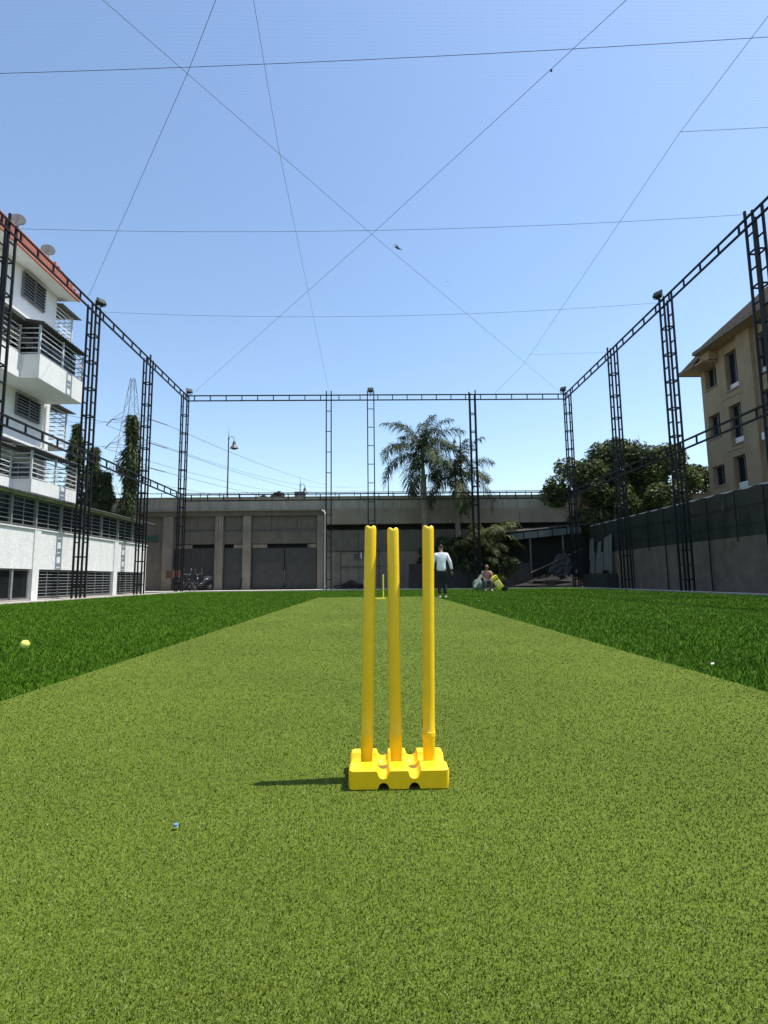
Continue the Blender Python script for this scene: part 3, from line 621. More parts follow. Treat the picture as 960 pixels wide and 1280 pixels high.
def ashoka(x, y, h, r, z0, label, seed):
    t = thing('columnar_tree', (x, y, 0), label, 'tree', 'columnar trees behind the white building'); rs = np.random.default_rng(seed)
    MB().tube([(x, y, -.05), (x, y, h*.97)], [.12, .03], 7).build('trunk', bark, t)
    N = 5200; u = rs.random(N)**.8; z = z0+(h-z0)*u; prof = r*np.minimum(1, .25+2.4*(1-u))*(.75+.25*np.sin(u*17+seed)); a = rs.random(N)*2*pi; rr = prof*np.sqrt(rs.random(N))*(.8+.35*np.sin(a*3+z*2.2))
    p = np.stack([x+rr*np.cos(a), y+rr*np.sin(a), z], 1); o = np.stack([np.cos(a), np.sin(a), -1.5+rs.normal(size=N)*.5], 1)+rs.normal(size=(N, 3))*.35; o /= np.linalg.norm(o, axis=1)[:, None]
    b = np.cross(o, rs.normal(size=(N, 3))); b /= np.linalg.norm(b, axis=1)[:, None]; s = (.13+.08*rs.random(N))[:, None]
    v = np.stack([p, p+o*s+b*s*.17, p+o*s*2.1, p+o*s-b*s*.17], 1).reshape(-1, 3)
    c = np.array([(.045, .07, .022), (.06, .09, .03), (.035, .05, .018), (.10, .12, .04)])[rs.integers(0, 4, N)]*(.7+.6*rs.random((N, 1)))
    soup('crown', v, np.arange(4*N).reshape(N, 4), np.repeat(c, 4, 0), leafm, t, WL[t])
ashoka(-17.0, 31, 9.7, .5, 3.0, 'dark columnar tree nearest to the white building', 1); ashoka(-15.95, 31, 8.3, .48, 3.0, 'middle columnar tree of the three beside the white building', 2)
ashoka(-15.3, 31.2, 6.9, .42, 3.0, 'shortest columnar tree behind the low awning roof', 3); ashoka(-13.85, 31, 10.2, .58, 3.0, 'tall lone columnar tree between two left hand towers', 4)
# palms
def frond(parent, base, az, e0, L, lf, cols, seed, bend=1.5, nl=74, plum=.5, lw=.024):
    rs = np.random.default_rng(seed); K = 12; pts = [V3(*base)]; e = e0
    for i in range(K):
        d = V3(cos(az)*cos(e), sin(az)*cos(e), sin(e)); pts.append(pts[-1]+d*L/K); e -= bend*(1+.9*i/K)/K
    pts = np.array(pts)
    V, Fc, C = [], [], []
    side = V3(-sin(az), cos(az), 0)
    for i in range(K):                                       # rachis as thin strip prism
        k = len(V); w = .03*(1-i/K)+.008; w2 = .03*(1-(i+1)/K)+.008
        V += [pts[i]+side*w, pts[i]-side*w, pts[i+1]-side*w2, pts[i+1]+side*w2]; Fc.append((k, k+1, k+2, k+3)); C += [(.14, .15, .06)]*4
    for j in range(nl):
        t = .08+.9*(j+.5)/nl; q = t*K; i = min(int(q), K-1); p = pts[i]+(pts[i+1]-pts[i])*(q-i); tg = pts[i+1]-pts[i]; tg /= np.linalg.norm(tg)
        upv = np.cross(side, tg); upv *= -1 if upv[2] < 0 else 1
        ll = lf*(sin(pi*(.12+.84*t))**.6)*(.8+.4*rs.random())
        for s in (-1, 1):
            d = side*s*.8+tg*(.45+.3*t)+upv*rs.normal()*plum; d /= np.linalg.norm(d)
            m = p+d*ll*.5-V3(0, 0, ll*.08); z = p+d*ll*.92-V3(0, 0, ll*(.42+.2*rs.random())); wv = np.cross(d, upv); wv = wv/(np.linalg.norm(wv)+1e-9)*lw
            k = len(V); V += [p-wv*.5, p+wv*.5, m+wv, m-wv]; Fc.append((k, k+1, k+2, k+3)); V += [z-wv*.15, z+wv*.15]; Fc.append((k+3, k+2, k+5, k+4))
            c = V3(*cols[rs.integers(0, len(cols))])*(.75+.5*rs.random()); C += [c]*6
    return soup('frond', np.array(V), np.array(Fc), np.array(C), leafm, parent, WL[parent])
PG = [(.045, .065, .022), (.03, .048, .018), (.07, .09, .035), (.025, .038, .016)]
def palm(x, y, zt, rad, fr, L, label, seed):
    t = thing('palm_tree', (x, y, 0), label, 'palm tree', 'palms in front of the flyover'); rs = np.random.default_rng(seed)
    n = 26; zz = np.linspace(-.05, zt-1.7, n); MB().tube([(x+.04*sin(z*.7), y, z) for z in zz], [rad*(1.12-.1*abs(z/zt-.4))+.012*(i % 2) for i, z in enumerate(zz)], 12).build('trunk', palmbark, t, smooth=True)
    xt = x+.04*sin(zz[-1]*.7)
    MB().tube([(xt, y, zt-1.72), (xt, y, zt-1.5), (xt, y, zt-.5), (xt, y, zt+.1)], [rad*.95, rad*.8, rad*.55, rad*.3], 12).build('crownshaft', shaftg, t, smooth=True)
    for i in range(fr):
        az = i*2.399+rs.random()*.4; e0 = radians(86-100*((i+.5)/fr)**1.2); frond(t, (xt, y, zt-.1*(i/fr)), az, e0, L*(.85+.3*rs.random()), .66, PG, seed*100+i, .75+.5*rs.random()+.7*i/fr)
palm(3.05, 32.6, 8.15, .17, 21, 3.5, 'taller palm tree rising above the right yellow stump', 3)
palm(5.05, 32.9, 6.6, .13, 17, 3.1, 'shorter drooping palm tree behind the lattice tower', 8)
def areca(x, y, n, L, label, seed, h=.3, cols=None, name='areca_palm'):
    t = thing(name, (x, y, 0), label, 'shrub', 'shrubs under the palms'); rs = np.random.default_rng(seed); cols = cols or [(.042, .058, .014), (.075, .088, .026), (.028, .042, .011), (.12, .12, .042)]
    st = MB()
    for i in range(n):
        a = rs.random()*2*pi; b = (x+.25*cos(a)*rs.random(), y+.25*sin(a)*rs.random(), 0); e = (b[0]+.25*cos(a), b[1]+.25*sin(a), h+rs.random()*h); st.tube([b, e], .025, 5)
        frond(t, e, a+rs.normal()*.3, radians(55+30*rs.random()), L*(.7+.5*rs.random()), .5, cols, seed*77+i, 1.3+.7*rs.random(), 26, .15)
    st.build('stems', shaftg, t)
areca(6.8, 32.3, 30, 2.2, 'bushy feathery palm shrub with yellow green leaves right of the tower', 11, 1.7)
areca(6.1, 32.2, 24, 2.1, 'feathery palm shrub at the foot of the tower', 12, 1.0)
areca(7.5, 32.6, 14, 1.3, 'low feathery palm shrub beside the dark shed', 13, .5)
def bush(x, y, r, h, label, seed, size=.16, cols=GREEN):
    random.seed(seed); t = thing('bush', (x, y, 0), label, 'bush', 'bushes under the palms'); cl = []; st = MB()
    for i in range(14):
        a = random.random()*2*pi; q = random.random()**.5*r; c = (x+q*cos(a), y+q*sin(a)*.6, h*random.uniform(.25, .85)); cl.append(c+(random.uniform(.25, .4)*min(r, h),)); st.tube([(x+.2*q*cos(a), y+.2*q*sin(a), 0), c], .018, 5)
    st.build('stems', bark, t); v, f, c = leafcloud(cl, 4200, size, cols); soup('foliage', v, f, c, leafm, t, WL[t])
BL = [(.05, .065, .03), (.03, .045, .018), (.11, .12, .07), (.025, .038, .014)]
bush(4.2, 32.3, 1.1, 3.3, 'broad leaved bush between the palm trunks behind the walking man', 1, .22, BL); bush(5.4, 32.0, 1.0, 2.9, 'broad leaved bush left of the tower foot', 2, .22, BL)
bush(7.3, 31.9, 1.0, 2.2, 'pale leaved bush behind the seated person', 3, .22, BL); bush(3.3, 32.6, .7, 2.6, 'dark bush against the wall behind the right stump', 4, .2, GREEN)

# ================================================================ BACK RIGHT SHED AND RUBBLE
sd = thing('open_shed', (10.4, 33, 0), 'dark open shed with translucent roof edge at the back right', 'shed')
gsheet = mat('greenish_sheet', (.05, .07, .066), .5, .2, 2)
MB().poly([(7.9, 32.2, 3.2), (13.2, 32.2, 3.72), (13.2, 35, 4.1), (7.9, 35, 3.6)], (0, 0, .05)).build('roof', mat('dark_roof_sheet', (.035, .035, .035), .8, .4, 4), sd)
for i in range(5): MB().poly([(8.0+i*.86, 32.12, 2.78+i*.08), (8.8+i*.86, 32.12, 2.84+i*.08), (8.8+i*.86, 32.16, 3.22+i*.085), (8.0+i*.86, 32.16, 3.16+i*.085)], (0, .02, 0)).build('translucent_panel', gsheet, sd)
for xx in (9.25, 11.2, 13.1): rod('post', (xx, 32.3, 0), (xx, 32.3, 3.4), .04, metald, sd)
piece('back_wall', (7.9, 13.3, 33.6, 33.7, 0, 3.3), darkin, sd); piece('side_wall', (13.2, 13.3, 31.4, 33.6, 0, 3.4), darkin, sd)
lw = thing('low_wall', (6, 31.95, 0), 'low dark grey wall behind the seated person', 'wall')
x = 2.0
while x < 9: MB().box(x, x+1.73, 31.55, 31.7, 0, 1.42).build('wall_panel', mat('tree_shaded_wall', (.03, .028, .027), .95, .3, 3, .4, 15), lw); x += 1.75  # shade of the trees is put into this wall's near-black base colour
def lump(name, c, rx, ry, h, m, label, cat, seed, parent=None):
    rs = np.random.default_rng(seed); vs, fs = [], []; n, k = 18, 7
    for j in range(k):
        q = j/(k-1); rr = cos(q*pi/2)**.8
        for i in range(n):
            a = 2*pi*i/n; w = 1+.25*rs.normal(); vs.append((c[0]+rx*rr*cos(a)*w, c[1]+ry*rr*sin(a)*w, c[2]+h*q*(1+.1*rs.normal())))
    for j in range(k-1):
        for i in range(n): fs.append((j*n+i, j*n+(i+1) % n, (j+1)*n+(i+1) % n, (j+1)*n+i))
    m_ = MB(); m_.v = vs; m_.f = fs; m_.f.append(tuple((k-1)*n+i for i in range(n))); return tag(m_.build(name, m), label, cat)
rub = mat('rubble', (.018, .015, .013), .95, .5, 4, .8, 10)
lump('rubble_heap', (10.3, 31.5, 0), 1.9, .45, .75, rub, 'low heap of earth and rubble before the shed', 'rubble', 5)
lump('rubble_heap', (12.4, 31.3, 0), .8, .35, .55, mat('red_rubble', (.22, .05, .04), .9, .5, 5, .6, 10), 'small heap of reddish scrap beside the corner tower', 'rubble', 6)
tp = mat('grey_tarpaulin', (.026, .030, .034), .6, .25, 2, .5, 6)
lump('tarpaulin', (11.1, 32.0, .55), .85, .3, 1.5, tp, 'grey blue tarpaulin draped over a pile in the shed', 'tarpaulin', 9)
bm_ = thing('timber_beam', (9.7, 31.8, .7), 'long bare pole leaning across the rubble in the shed', 'pole'); rod('pole', (8.9, 31.6, .8), (12.2, 32.1, 2.2), .03, bark, bm_)
# things at the foot of the flyover wall left of the stumps
fr = thing('wall_frame', (-1.2, 33.75, 0), 'brown pipe frame standing against the flyover wall', 'frame'); pf = mat('brown_pipe', (.07, .05, .04), .7, .3, 5)
for (p, q) in (((-2.05, 33.7, .1), (-2.05, 33.7, 2.35)), ((.3, 33.7, .1), (.3, 33.7, 2.35)), ((-2.4, 33.7, 2.33), (.4, 33.7, 2.36)), ((-2.05, 33.7, 1.35), (.4, 33.7, 1.37))): rod('pipe', p, q, .03, pf, fr)
mbx = thing('meter_box', (-1.0, 33.75, 1.85), 'small dark meter box with pale edge on the flyover wall', 'box')
MB().box(-1.25, -.85, 33.66, 33.83, 1.83, 2.16).build('casing', metald, mbx, bevel=.01); MB().box(-.83, -.76, 33.68, 33.83, 1.86, 2.22).build('side_panel', white, mbx)
for i in range(2):
    for j in range(2): piece('meter_window', (-1.2+i*.18, -1.08+i*.18, 33.645, 33.662, 1.88+j*.14, 1.97+j*.14), glass, mbx)
bk = thing('bucket', (-.5, 33.4, 0), 'small pale bucket standing by the flyover wall', 'bucket'); MB().lathe([(.13, .03), (.17, .48), (.18, .5), (.16, .5), (.12, .06)], (-.5, 33.4, 0), 14).build('pail', white, bk); MB().tube([(-.5+.17*cos(w), 33.4, .48+.16*sin(w)) for w in np.linspace(0, pi, 9)], .01, 5).build('handle', metald, bk)
lump('litter_heap', (-1.4, 33.35, 0), .85, .25, .5, rub, 'dark heap of litter below the brown pipe frame', 'litter', 12)

# ================================================================ PYLON AND POWER LINES
px, py = -36, 80
pyl = thing('power_pylon', (px, py, 0), 'far thin steel lattice pylon behind the columnar trees', 'pylon'); pm = mat('galvanised', (.14, .15, .16), .6, .1, 3)
def hw(z): return 2.6*(1-z/31)**.9+.25
lv = [0, 5, 9.5, 13, 16, 18.5, 21, 23.5, 26, 28.5, 31]
m = MB()
for i in range(len(lv)-1):
    a, b = hw(lv[i]), hw(lv[i+1])
    for sx in (-1, 1):
        for sy in (-1, 1):
            m.bar((px+sx*a, py+sy*a, lv[i]), (px+sx*b, py+sy*b, lv[i+1]), .035)
            m.bar((px+sx*a, py+sy*a, lv[i]), (px-sx*b, py+sy*b, lv[i+1]), .022); m.bar((px+sx*a, py+sy*a, lv[i]), (px+sx*b, py-sy*b, lv[i+1]), .022)
m.build('lattice_body', pm, pyl)
for z in (17.2, 20.9, 24.5):
    for s in (-1, 1):
        c = MB(); tip = (px+s*2.9, py, z+.1); h = hw(z)
        for sy in (-1, 1): c.bar((px+s*h, py+sy*h, z), tip, .035); c.bar((px+s*h, py+sy*h, z+1), tip, .03)
        c.build('cross_arm', pm, pyl);
        st = MB(); st.tube([tip, (tip[0]+s*1.7, py+2.0, z-.2)], .07, 6); st.build('insulator', mat('insulator', (.06, .05, .05), .4, .1, 4), pyl)
cg = 'power lines of the far pylon'; n = 0
names = ['top', 'middle', 'lowest']
for k, z in enumerate((24.3, 20.7, 17.0)):
    for s in (-1, 1):
        e = U(455+s*12, 606+k*7, 1, 330); a = (px+s*4.6, py+2, z)
        wire('power_line', [a, tuple(e)], .035, f'{names[k]} power line running right from the pylon, '+('outer' if s > 0 else 'inner')+' wire', 'power line', cg, 5)
        e = U(-120+s*8, 440+k*40, 1, 40)
        wire('power_line', [(px+s*2.9, py, z), tuple(e)], .028, f'{names[k]} power line running left from the pylon, '+('outer' if s > 0 else 'inner')+' wire', 'power line', cg, 2)

# ================================================================ BIRDS
bird_m = mat('dark_feather', (.004, .004, .006), .8, .2, 20)
def bird(p, sp, rz, roll, label):
    t = thing('bird', p, label, 'bird', 'dark birds in the sky'); x, y, z = p; R = Matrix.Rotation(rz, 3, 'Z') @ Matrix.Rotation(roll, 3, 'Y')
    b = MB().lathe([(.01*sp, -.32*sp), (.06*sp, -.2*sp), (.085*sp, 0), (.06*sp, .17*sp), (.05*sp, .22*sp), (.01*sp, .32*sp)], p, 10, 1).rot(R, p); b.build('body', bird_m, t, smooth=True)
    for s in (-1, 1):
        MB().poly([(x, y+.12*sp, z), (x+s*.3*sp, y+.16*sp, z+.12*sp), (x+s*.62*sp, y-.02*sp, z+.05*sp), (x+s*.5*sp, y-.12*sp, z+.05*sp), (x+s*.25*sp, y-.1*sp, z+.09*sp), (x, y-.1*sp, z)], (0, 0, .015*sp)).rot(R, p).build('wing', bird_m, t)
    MB().poly([(x-.03*sp, y-.25*sp, z), (x+.03*sp, y-.25*sp, z), (x+.11*sp, y-.52*sp, z), (x, y-.45*sp, z), (x-.11*sp, y-.52*sp, z)], (0, 0, .012*sp)).rot(R, p).build('tail', bird_m, t)
bird(tuple(U(497, 310, 1, 38)), .95, radians(-50), radians(50), 'dark bird with spread wings just right of the rope crossing')
bird(tuple(U(559, 352, 1, 70)), .34, radians(60), radians(-20), 'tiny far bird right of the larger bird')

# ================================================================ CRICKET STUMPS
def stump_base(parent, c, m, wid=.277, dep=.19, hgt=.058):
    cx, cy, cz = c; XS = np.concatenate([[-.5, -.495, -.485, -.47, -.45], np.linspace(-.43, .43, 75), [.45, .47, .485, .495, .5]])*wid
    vs, fs = [], []; NY = 33
    for x in XS:
        e = max(0, (abs(x)-(wid/2-.010))/.010); ins = .010*(1-sqrt(max(0, 1-e*e)))
        gr = 0; ar = 0
        for g in (-.0425, .0425):
            t = abs(x-g)/.0168
            if t < 1: gr = max(gr, .020*(1-t**2.6)**.6)
            t = abs(x-g)/.0155
            if t < 1: ar = max(ar, .017*sqrt(1-t*t))
        loop = []
        for j in range(NY):
            q = -1+2*j/(NY-1); y = q*(dep/2-ins)
            a = abs(y)/(dep/2)
            st = min(1, max(0, (a-.34)/.07)); st = st*st*(3-2*st)
            lip = min(1, max(0, (a-.40)/.05))*(1-.55*min(1, max(0, (a-.46)/.05))); lip = lip*lip*(3-2*lip)
            z = hgt*.70+hgt*.22*st+hgt*.08*lip
            z -= gr*(.55+.45*st)
            er = max(0, (a-.925)/.075); z -= .007*(1-sqrt(max(0, 1-er*er)))+ins*.8
            loop.append((cx+x, cy+y, cz+z))
        nb = 9
        for j in range(nb):
            q = 1-2*j/(nb-1); y = q*(dep/2-ins-(.002 if abs(q) > .99 else 0)); loop.append((cx+x, cy+y, cz+ar+ins*.6+.001))
        vs += loop
    K = NY+9
    for i in range(len(XS)-1):
        for j in range(K): fs.append((i*K+j, i*K+(j+1) % K, (i+1)*K+(j+1) % K, (i+1)*K+j))
    fs.append(tuple(range(K))); fs.append(tuple(range((len(XS)-1)*K, len(XS)*K)))
    b = MB(); b.v = vs; b.f = fs; o = b.build('base', m, parent, smooth=True)
    o.data.set_sharp_from_angle(angle=radians(38)); return o
def stump(parent, a, b, m, r=.0178, collar=True, seat=None):
    a, b = V3(*a), V3(*b); d = b-a; L = np.linalg.norm(d); n = 28
    prof = [(r*.90, 0), (r*.93, .004), (r*.93, .045), (r*1.0, .049), (r*1.0, .075), (r*1.045, .080), (r*1.045, .108), (r*.99, .111)]+[(r*.99, .111+(L-.125)*(k+1)/8) for k in range(8)]
    prof += [(r*.96, L-.007), (r*.86, L-.0025), (r*.66, L), (r*.3, L)]
    s = MB().lathe(prof, (0, 0, 0), n)
    z = Vector(d).normalized(); Rm = Vector((0, 0, 1)).rotation_difference(z).to_matrix(); v = []
    for p in s.v:
        q = Vector(p)
        if q.z > L-.02 and abs(q.y) < r:                         # bail groove across the top
            q.z -= .006*math.exp(-(q.x/(.0048))**2)*max(0, (q.z-(L-.012))/.012)
        v.append(tuple(V3(*(Rm @ q))+a))
    s.v = v; o = s.build('stump', m, parent, smooth=True); o.data.set_sharp_from_angle(angle=radians(50)); return o
ws = thing('cricket_stumps', (.063, 1.671, .008), 'yellow plastic cricket stumps on a moulded base, close up on the pitch', 'stumps', 'wickets on the pitch')
stump_base(ws, (.063, 1.671, .009), yel)
ym = 1.671
for (bx, by, tx, ty) in ((458, 953, 463.3, 657), (495.3, 954, 491, 659.5), (536, 948, 535, 657)):
    a = U(bx, by, 1, ym); b = U(tx, ty, 1, ym); a[2] = .034; stump(ws, a, b, yel)
MB().lathe([(.0192, 0), (.0196, .002), (.0196, .016), (.0190, .018)], U(536, 921, 1, ym), 24).build('loose_sleeve', yel, ws, smooth=True)
lime = mat('lime_plastic', (.72, .66, .05), .4, .05, 10)
fs_ = thing('cricket_stumps', (.20, 15.6, .008), 'single thin yellow stump on a base at the far end of the pitch', 'stumps', 'wickets on the pitch')
stump_base(fs_, (.17, 15.6, .009), lime, .29, .17, .05); stump(fs_, (.25, 15.6, .045), (.25, 15.6, .71), lime, .021)
# ball, cap, scraps
bp = U(31, 808, 2, .03); tb = thing('tennis_ball', (bp[0], bp[1], 0), 'yellow tennis ball lying in the dark turf at left', 'ball')
bm = bmesh.new(); bmesh.ops.create_uvsphere(bm, u_segments=20, v_segments=14, radius=.037*S); me = bpy.data.meshes.new('felt'); bm.to_mesh(me); bm.free(); me.shade_smooth(); me.materials.append(mat('felt', (.72, .72, .12), .95, .12, 60, .4, 300)); link('felt', me, tb, (bp[0], bp[1], .048))
sm = []
for i in range(41):
    w = 2*pi*i/40; p = V3(cos(w)+.35*cos(3*w), sin(w)-.35*sin(3*w), 1.0*sin(2*w)); sm.append(V3(bp[0], bp[1], .048)+p/np.linalg.norm(p)*.0372)
MB().tube(sm, .0012, 4).build('seam', white, tb)
bc = U(220, 1034, 2, .014); cp = thing('bottle_cap', (bc[0], bc[1], .008), 'tiny pale blue plastic cap lying on the pitch', 'cap')
MB().lathe([(.0055, 0), (.0055, .005), (.0045, .006), (.002, .006)], (bc[0], bc[1], .016), 14).build('shell', mat('blue_plastic', (.10, .22, .36), .5, .05, 30), cp); MB().lathe([(.0058, 0), (.0058, .001)], (bc[0], bc[1], .0155), 14).build('ring', white, cp)
for (x_, y_, lab) in ((891, 831, 'tiny white scrap in the dark turf near the right edge'), (599, 751, 'tiny white scrap in the turf below the seated person')):
    q = U(x_, y_, 2, .03); tag(MB().poly([(q[0]-.01, q[1], .03), (q[0]+.007, q[1]-.005, .034), (q[0]+.01, q[1]+.006, .040), (q[0]-.006, q[1]+.009, .036)], (0, 0, .004)).build('paper_scrap', white), lab, 'scrap')

# ================================================================ PEOPLE
skinm = mat('skin', (.22, .11, .065), .6, .08, 10); hairm = mat('hair', (.012, .01, .009), .6, .2, 30)
shirtm = mat('white_shirt', (.78, .80, .82), .85, .06, 9, .6, 14); trou = mat('black_trousers', (.012, .012, .014), .85, .2, 12, .3, 20); shoe = mat('white_shoe', (.75, .75, .72), .6, .08, 10)
pinkm = mat('pink_top', (.42, .22, .18), .85, .15, 9, .4, 14)
K = .935
def hand(w, d, k=K):
    """five finger chains from the wrist, pointing along d"""
    w, d = V3(*w), V3(*d)/np.linalg.norm(d); s = np.cross(d, V3(0, 1, 0)); s /= np.linalg.norm(s); out = []
    pc = w+d*.045*k
    for i, (o, l) in enumerate(((-.027, .062), (-.009, .075), (.009, .08), (.027, .07))):
        a = w+d*.085*k+s*o*k; out.append([(tuple(pc), .022*k), (tuple(a), .011*k), (tuple(a+d*l*.5*k+V3(0, .008, 0)), .0095*k), (tuple(a+d*l*k+V3(0, .028, 0)), .008*k)])
    a = w+d*.03*k-s*.03*k; out.append([(tuple(w+d*.02*k), .018*k), (tuple(a+V3(0, .01, 0)), .011*k), (tuple(a+d*.045*k-s*.012*k+V3(0, .02, 0)), .009*k)])
    return out
def sc(ch, k=K): return [[c if isinstance(c, int) else ((c[0][0]*k, c[0][1]*k, c[0][2]*k), (tuple(r*k for r in c[1]) if hasattr(c[1], '__len__') else c[1]*k)) for c in x] for x in ch]
mo = (2.0, 16.35, 0.0)
man = thing('person', mo, 'man in white long sleeved shirt and black trousers walking away on the turf', 'person')
RW, LW = (.335, .03, .87), (-.27, .09, .86)
body = [[((0, 0, .95), (.105, .08)), ((0, .005, 1.12), (.105, .075)), ((0, .01, 1.32), (.13, .085)), ((0, .035, 1.43), (.075, .07)), ((0, .06, 1.49), .052), ((0, .085, 1.545), (.07, .078)), ((0, .10, 1.60), (.078, .09)), ((0, .10, 1.655), (.06, .07))],
    [2, ((.17, .01, 1.37), .06), ((.265, -.03, 1.13), .042), (RW, .028)], [2, ((-.17, .01, 1.37), .06), ((-.255, 0, 1.12), .042), (LW, .028)],
    [0, ((.09, .005, .86), .088), ((.10, .05, .49), .058), ((.105, -.03, .10), .038), ((.125, .10, .035), .03)], [0, ((-.09, .005, .86), .088), ((-.085, .02, .49), .058), ((-.08, -.09, .10), .038), ((-.09, .06, .035), .03)],
    [6, ((0, .19, 1.585), .014)], [6, ((.082, .09, 1.59), .012)], [6, ((-.082, .09, 1.59), .012)]]
skin('body', sc(body), skinm, man, mo)
for wq, d in ((RW, (.03, .02, -.3)), (LW, (-.02, .1, -.3))):
    w_ = tuple(K*c for c in wq)
    for i, ch in enumerate(hand(w_, d)): skin('finger', [ch], skinm, man, mo, 1)
shirt = [[((0, 0, .82), (.172, .132)), ((0, 0, .97), (.168, .13)), ((0, 0, 1.14), (.152, .115)), ((0, .01, 1.32), (.175, .12)), ((0, .03, 1.43), (.09, .085))],
    [3, ((.185, .01, 1.365), .075), ((.275, -.03, 1.13), .058), ((RW[0]-.005, RW[1]-.005, RW[2]+.03), .044)], [3, ((-.185, .01, 1.365), .075), ((-.265, 0, 1.12), .058), ((LW[0]+.004, LW[1]-.006, LW[2]+.03), .044)]]
skin('shirt', sc(shirt), shirtm, man, mo)
skin('trousers', sc([[((0, 0, .92), (.155, .118)), ((0, .0, .85), (.14, .115))], [1, ((.092, .01, .74), .098), ((.10, .05, .49), .076), ((.105, -.025, .12), .062)], [1, ((-.092, .01, .74), .098), ((-.085, .02, .49), .076), ((-.08, -.085, .12), .062)]]), trou, man, mo)
for a, b, c in (((.105, -.06, .05), (.115, .02, .05), (.13, .15, .03)), ((-.08, -.12, .05), (-.083, -.04, .05), (-.095, .10, .03))): skin('shoe', sc([[(a, (.045, .048)), (b, (.046, .045)), (c, (.04, .028))]]), shoe, man, mo, 2)
skin('hair', sc([[((0, .055, 1.575), (.068, .06)), ((0, .07, 1.64), (.083, .088)), ((0, .10, 1.675), (.07, .075))]]), hairm, man, mo)
# seated person
so_ = tuple(U(609, 739, 2, 0)); so_ = (so_[0], so_[1], 0)
sp = thing('person', so_, 'person in pinkish top sitting low among bags at the back of the turf', 'person')
sb = [[((0, .10, .42), (.13, .11)), ((0, .08, .58), (.125, .095)), ((.01, .04, .78), (.15, .10)), ((.01, .02, .90), (.07, .065)), ((.01, 0, .96), .05), ((.01, -.03, 1.02), (.07, .078)), ((.01, -.035, 1.08), (.076, .088)), ((.01, -.02, 1.13), (.058, .065))],
    [2, ((.18, .03, .84), .056), ((.23, -.10, .62), .04), ((.12, -.28, .52), .028)], [2, ((-.16, .03, .84), .056), ((-.21, -.08, .62), .04), ((-.12, -.27, .50), .028)],
    [0, ((.10, .0, .42), .085), ((.14, -.34, .46), .058), ((.13, -.30, .09), .038), ((.14, -.42, .035), .03)], [0, ((-.10, .0, .42), .085), ((-.14, -.32, .46), .058), ((-.12, -.26, .09), .038), ((-.13, -.38, .035), .03)],
    [6, ((.01, -.13, 1.06), .014)], [6, ((.092, -.03, 1.065), .012)], [6, ((-.072, -.03, 1.065), .012)]]
skin('body', sb, skinm, sp, so_)
for w_, d in (((.12, -.28, .52), (-.1, -.25, -.05)), ((-.12, -.27, .50), (.1, -.25, -.05))):
    for ch in hand(w_, d, 1): skin('finger', [ch], skinm, sp, so_, 1)
skin('top', [[((0, .09, .46), (.155, .125)), ((0, .07, .62), (.145, .11)), ((.01, .04, .79), (.165, .115)), ((.01, .025, .88), (.085, .08))], [2, ((.185, .03, .84), .072), ((.22, -.06, .70), .06)], [2, ((-.165, .03, .84), .072), ((-.2, -.05, .70), .06)]], pinkm, sp, so_)
skin('trousers', [[((0, .10, .46), (.15, .12)), ((0, .07, .42), (.14, .11))], [1, ((.10, -.05, .42), .098), ((.14, -.34, .46), .074), ((.13, -.30, .14), .058)], [1, ((-.10, -.05, .42), .098), ((-.14, -.32, .46), .074), ((-.12, -.26, .14), .058)]], mat('grey_trousers', (.10, .095, .10), .85, .2, 10), sp, so_)
for a, b in (((.13, -.28, .05), (.145, -.44, .035)), ((-.12, -.24, .05), (-.135, -.40, .035))): skin('shoe', [[(a, .044), (b, (.04, .03))]], shoe, sp, so_)
skin('hair', [[((.01, .015, 1.06), (.066, .06)), ((.01, -.01, 1.125), (.08, .082)), ((.01, -.03, 1.155), (.066, .07))]], hairm, sp, so_)
st = thing('stool', (so_[0], so_[1]+.12, 0), 'low stool under the person in the pinkish top', 'stool'); sx, sy = so_[0], so_[1]+.12
MB().box(sx-.17, sx+.17, sy-.15, sy+.15, .27, .31).build('seat', metald, st, bevel=.01)
for a in (-.14, .14):
    for b in (-.12, .12): rod('leg', (sx+a*1.1, sy+b*1.1, 0), (sx+a, sy+b, .27), .015, metald, st)
# kit bag, bat and yellow bag
gb = thing('kit_bag', (so_[0]-.42, so_[1]-.1, 0), 'grey green rounded kit bag left of the seated person', 'bag'); gx, gy = so_[0]-.42, so_[1]-.1
bagm = mat('grey_green_bag', (.16, .21, .19), .7, .25, 8, .4, 20)
MB().lathe([(.02, -.12), (.18, -.10), (.24, -.04), (.24, .04), (.18, .10), (.02, .12)], (gx, gy, .30), 18, 1).build('shell', bagm, gb, smooth=True); MB().lathe([(.242, -.05), (.252, 0), (.242, .05)], (gx, gy, .30), 18, 1).build('zip_band', metald, gb)
for s in (-1, 1): rod('leg', (gx+s*.12, gy, .2), (gx+s*.3, gy-.02, 0), .015, metald, gb)
bt = thing('cricket_bat', (gx, gy-.2, .25), 'pale cricket bat leaning across the grey green bag', 'bat'); Rb = Matrix.Rotation(radians(32), 3, 'Y'); cb = (gx+.02, gy-.22, .55); wood = mat('willow', (.78, .72, .55), .6, .08, 12)
MB().box(cb[0]-.058, cb[0]+.058, cb[1]-.03, cb[1]+.015, cb[2]-.42, cb[2]+.2).rot(Rb, cb).build('blade', wood, bt); MB().tube([(cb[0], cb[1], cb[2]+.19), (cb[0], cb[1], cb[2]+.46)], .018, 8).rot(Rb, cb).build('handle', metald, bt)
yb = thing('wheeled_bag', (so_[0]+.42, so_[1]-.1, 0), 'bright yellow wheeled kit bag tilted beside the seated person', 'bag'); yx, yy_ = so_[0]+.42, so_[1]-.12
Ry = Matrix.Rotation(radians(-32), 3, 'Y'); cy = (yx, yy_, .38); ybm = mat('yellow_bag', (.80, .66, .03), .5, .1, 10, .2, 20)
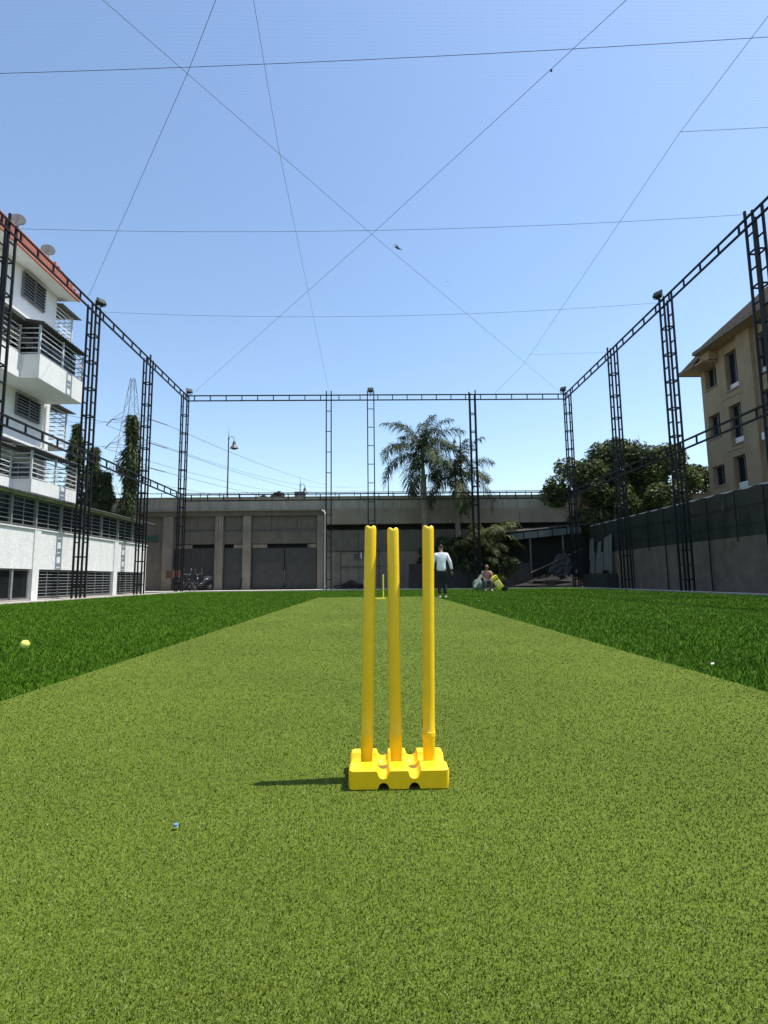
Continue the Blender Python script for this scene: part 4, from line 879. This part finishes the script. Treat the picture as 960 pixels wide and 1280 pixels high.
MB().box(yx-.15, yx+.15, yy_-.14, yy_+.14, .08, .70).rot(Ry, cy).build('body', ybm, yb, bevel=.04); MB().box(yx-.11, yx+.11, yy_-.17, yy_-.135, .18, .45).rot(Ry, cy).build('pocket', mat('pale_yellow', (.80, .74, .25), .6, .1, 10), yb, bevel=.015)
MB().box(yx-.155, yx+.155, yy_-.145, yy_+.145, .50, .54).rot(Ry, cy).build('strap', trou, yb); MB().tube([(yx-.08, yy_, .69), (yx-.08, yy_, .86), (yx+.08, yy_, .86), (yx+.08, yy_, .69)], .014, 6).rot(Ry, cy).build('handle', metald, yb)
for s in (-.11, .11):
    w_ = MB().lathe([(.03, -.02), (.105, -.025), (.115, 0), (.105, .025), (.03, .02)], (yx+.34, yy_+s, .115), 16, 1).build('wheel', mat('rubber', (.015, .015, .015), .8, .2, 8), yb)

# ================================================================ SCOOTERS
def scooter(x, y, rz, label, col, crate=False):
    t = thing('scooter', (x, y, .025), label, 'scooter', 'scooters parked before the flyover'); R = Matrix.Rotation(rz, 3, 'Z'); o = (x, y, 0); bm_ = mat('scooter_paint_'+col[0], col[1], .35, .1, 6); rub_ = MATS['rubber']
    def B(mb, name, m, **k): return mb.rot(R, o).build(name, m, t, **k)
    for dy in (-.58, .55):
        w = B(MB().lathe([(.14, -.045), (.22, -.05), (.255, 0), (.22, .05), (.14, .045)], (x, y+dy, .28), 18, 0), 'wheel', rub_, smooth=True)
        MB().lathe([(.02, -.05), (.14, -.035), (.14, .035), (.02, .05)], (x, y+dy, .28), 14, 0).rot(R, o).build('rim', metald, w)
    B(MB().tube([(x, y+.72, .62), (x, y+.5, .66), (x, y+.1, .62), (x, y-.02, .42), (x, y-.3, .34), (x, y-.42, .55), (x, y-.40, .8)], [.09, .15, .15, .11, .10, .13, .11], 10), 'body', bm_, smooth=True)
    B(MB().tube([(x, y+.7, .74), (x, y+.4, .79), (x, y+.02, .74)], [.08, .12, .09], 10), 'seat', rub_, smooth=True)
    B(MB().tube([(x, y-.58, .3), (x, y-.42, .75), (x, y-.38, .98)], .035, 8), 'fork', metald); B(MB().tube([(x-.32, y-.28, 1.02), (x-.1, y-.38, .98), (x+.1, y-.38, .98), (x+.32, y-.28, 1.02)], .02, 6), 'handlebar', metald)
    B(MB().tube([(x, y-.38, .86), (x, y-.5, .93)], [.12, .1], 10), 'headlight_cowl', bm_, smooth=True); B(MB().lathe([(.075, 0), (.06, .02)], (x, y-.52, .93), 12, 1), 'headlight', lampglass)
    B(MB().tube([(x-.14, y-.58, .46), (x, y-.6, .56), (x+.14, y-.58, .46)], .05, 6), 'front_fender', bm_)
    for s in (-1, 1): B(MB().tube([(x+s*.26, y-.3, 1.02), (x+s*.3, y-.32, 1.24)], .012, 5), 'mirror_stem', metald); B(MB().lathe([(.01, -.01), (.07, 0), (.01, .012)], (x+s*.3, y-.32, 1.28), 10, 1), 'mirror', metald)
    if crate: B(MB().box(x-.3, x+.3, y+.55, y+1.1, .78, 1.22), 'rear_box', mat('brown_box', (.075, .026, .012), .7, .15, 5), bevel=.02)
scooter(-11.25, 32.7, radians(62), 'dark scooter with brown rear box beside the left corner tower', ('black', (.010, .010, .012)), True)
scooter(-10.2, 33.0, radians(-35), 'dark blue scooter without box before the flyover gate', ('navy', (.010, .012, .022)))
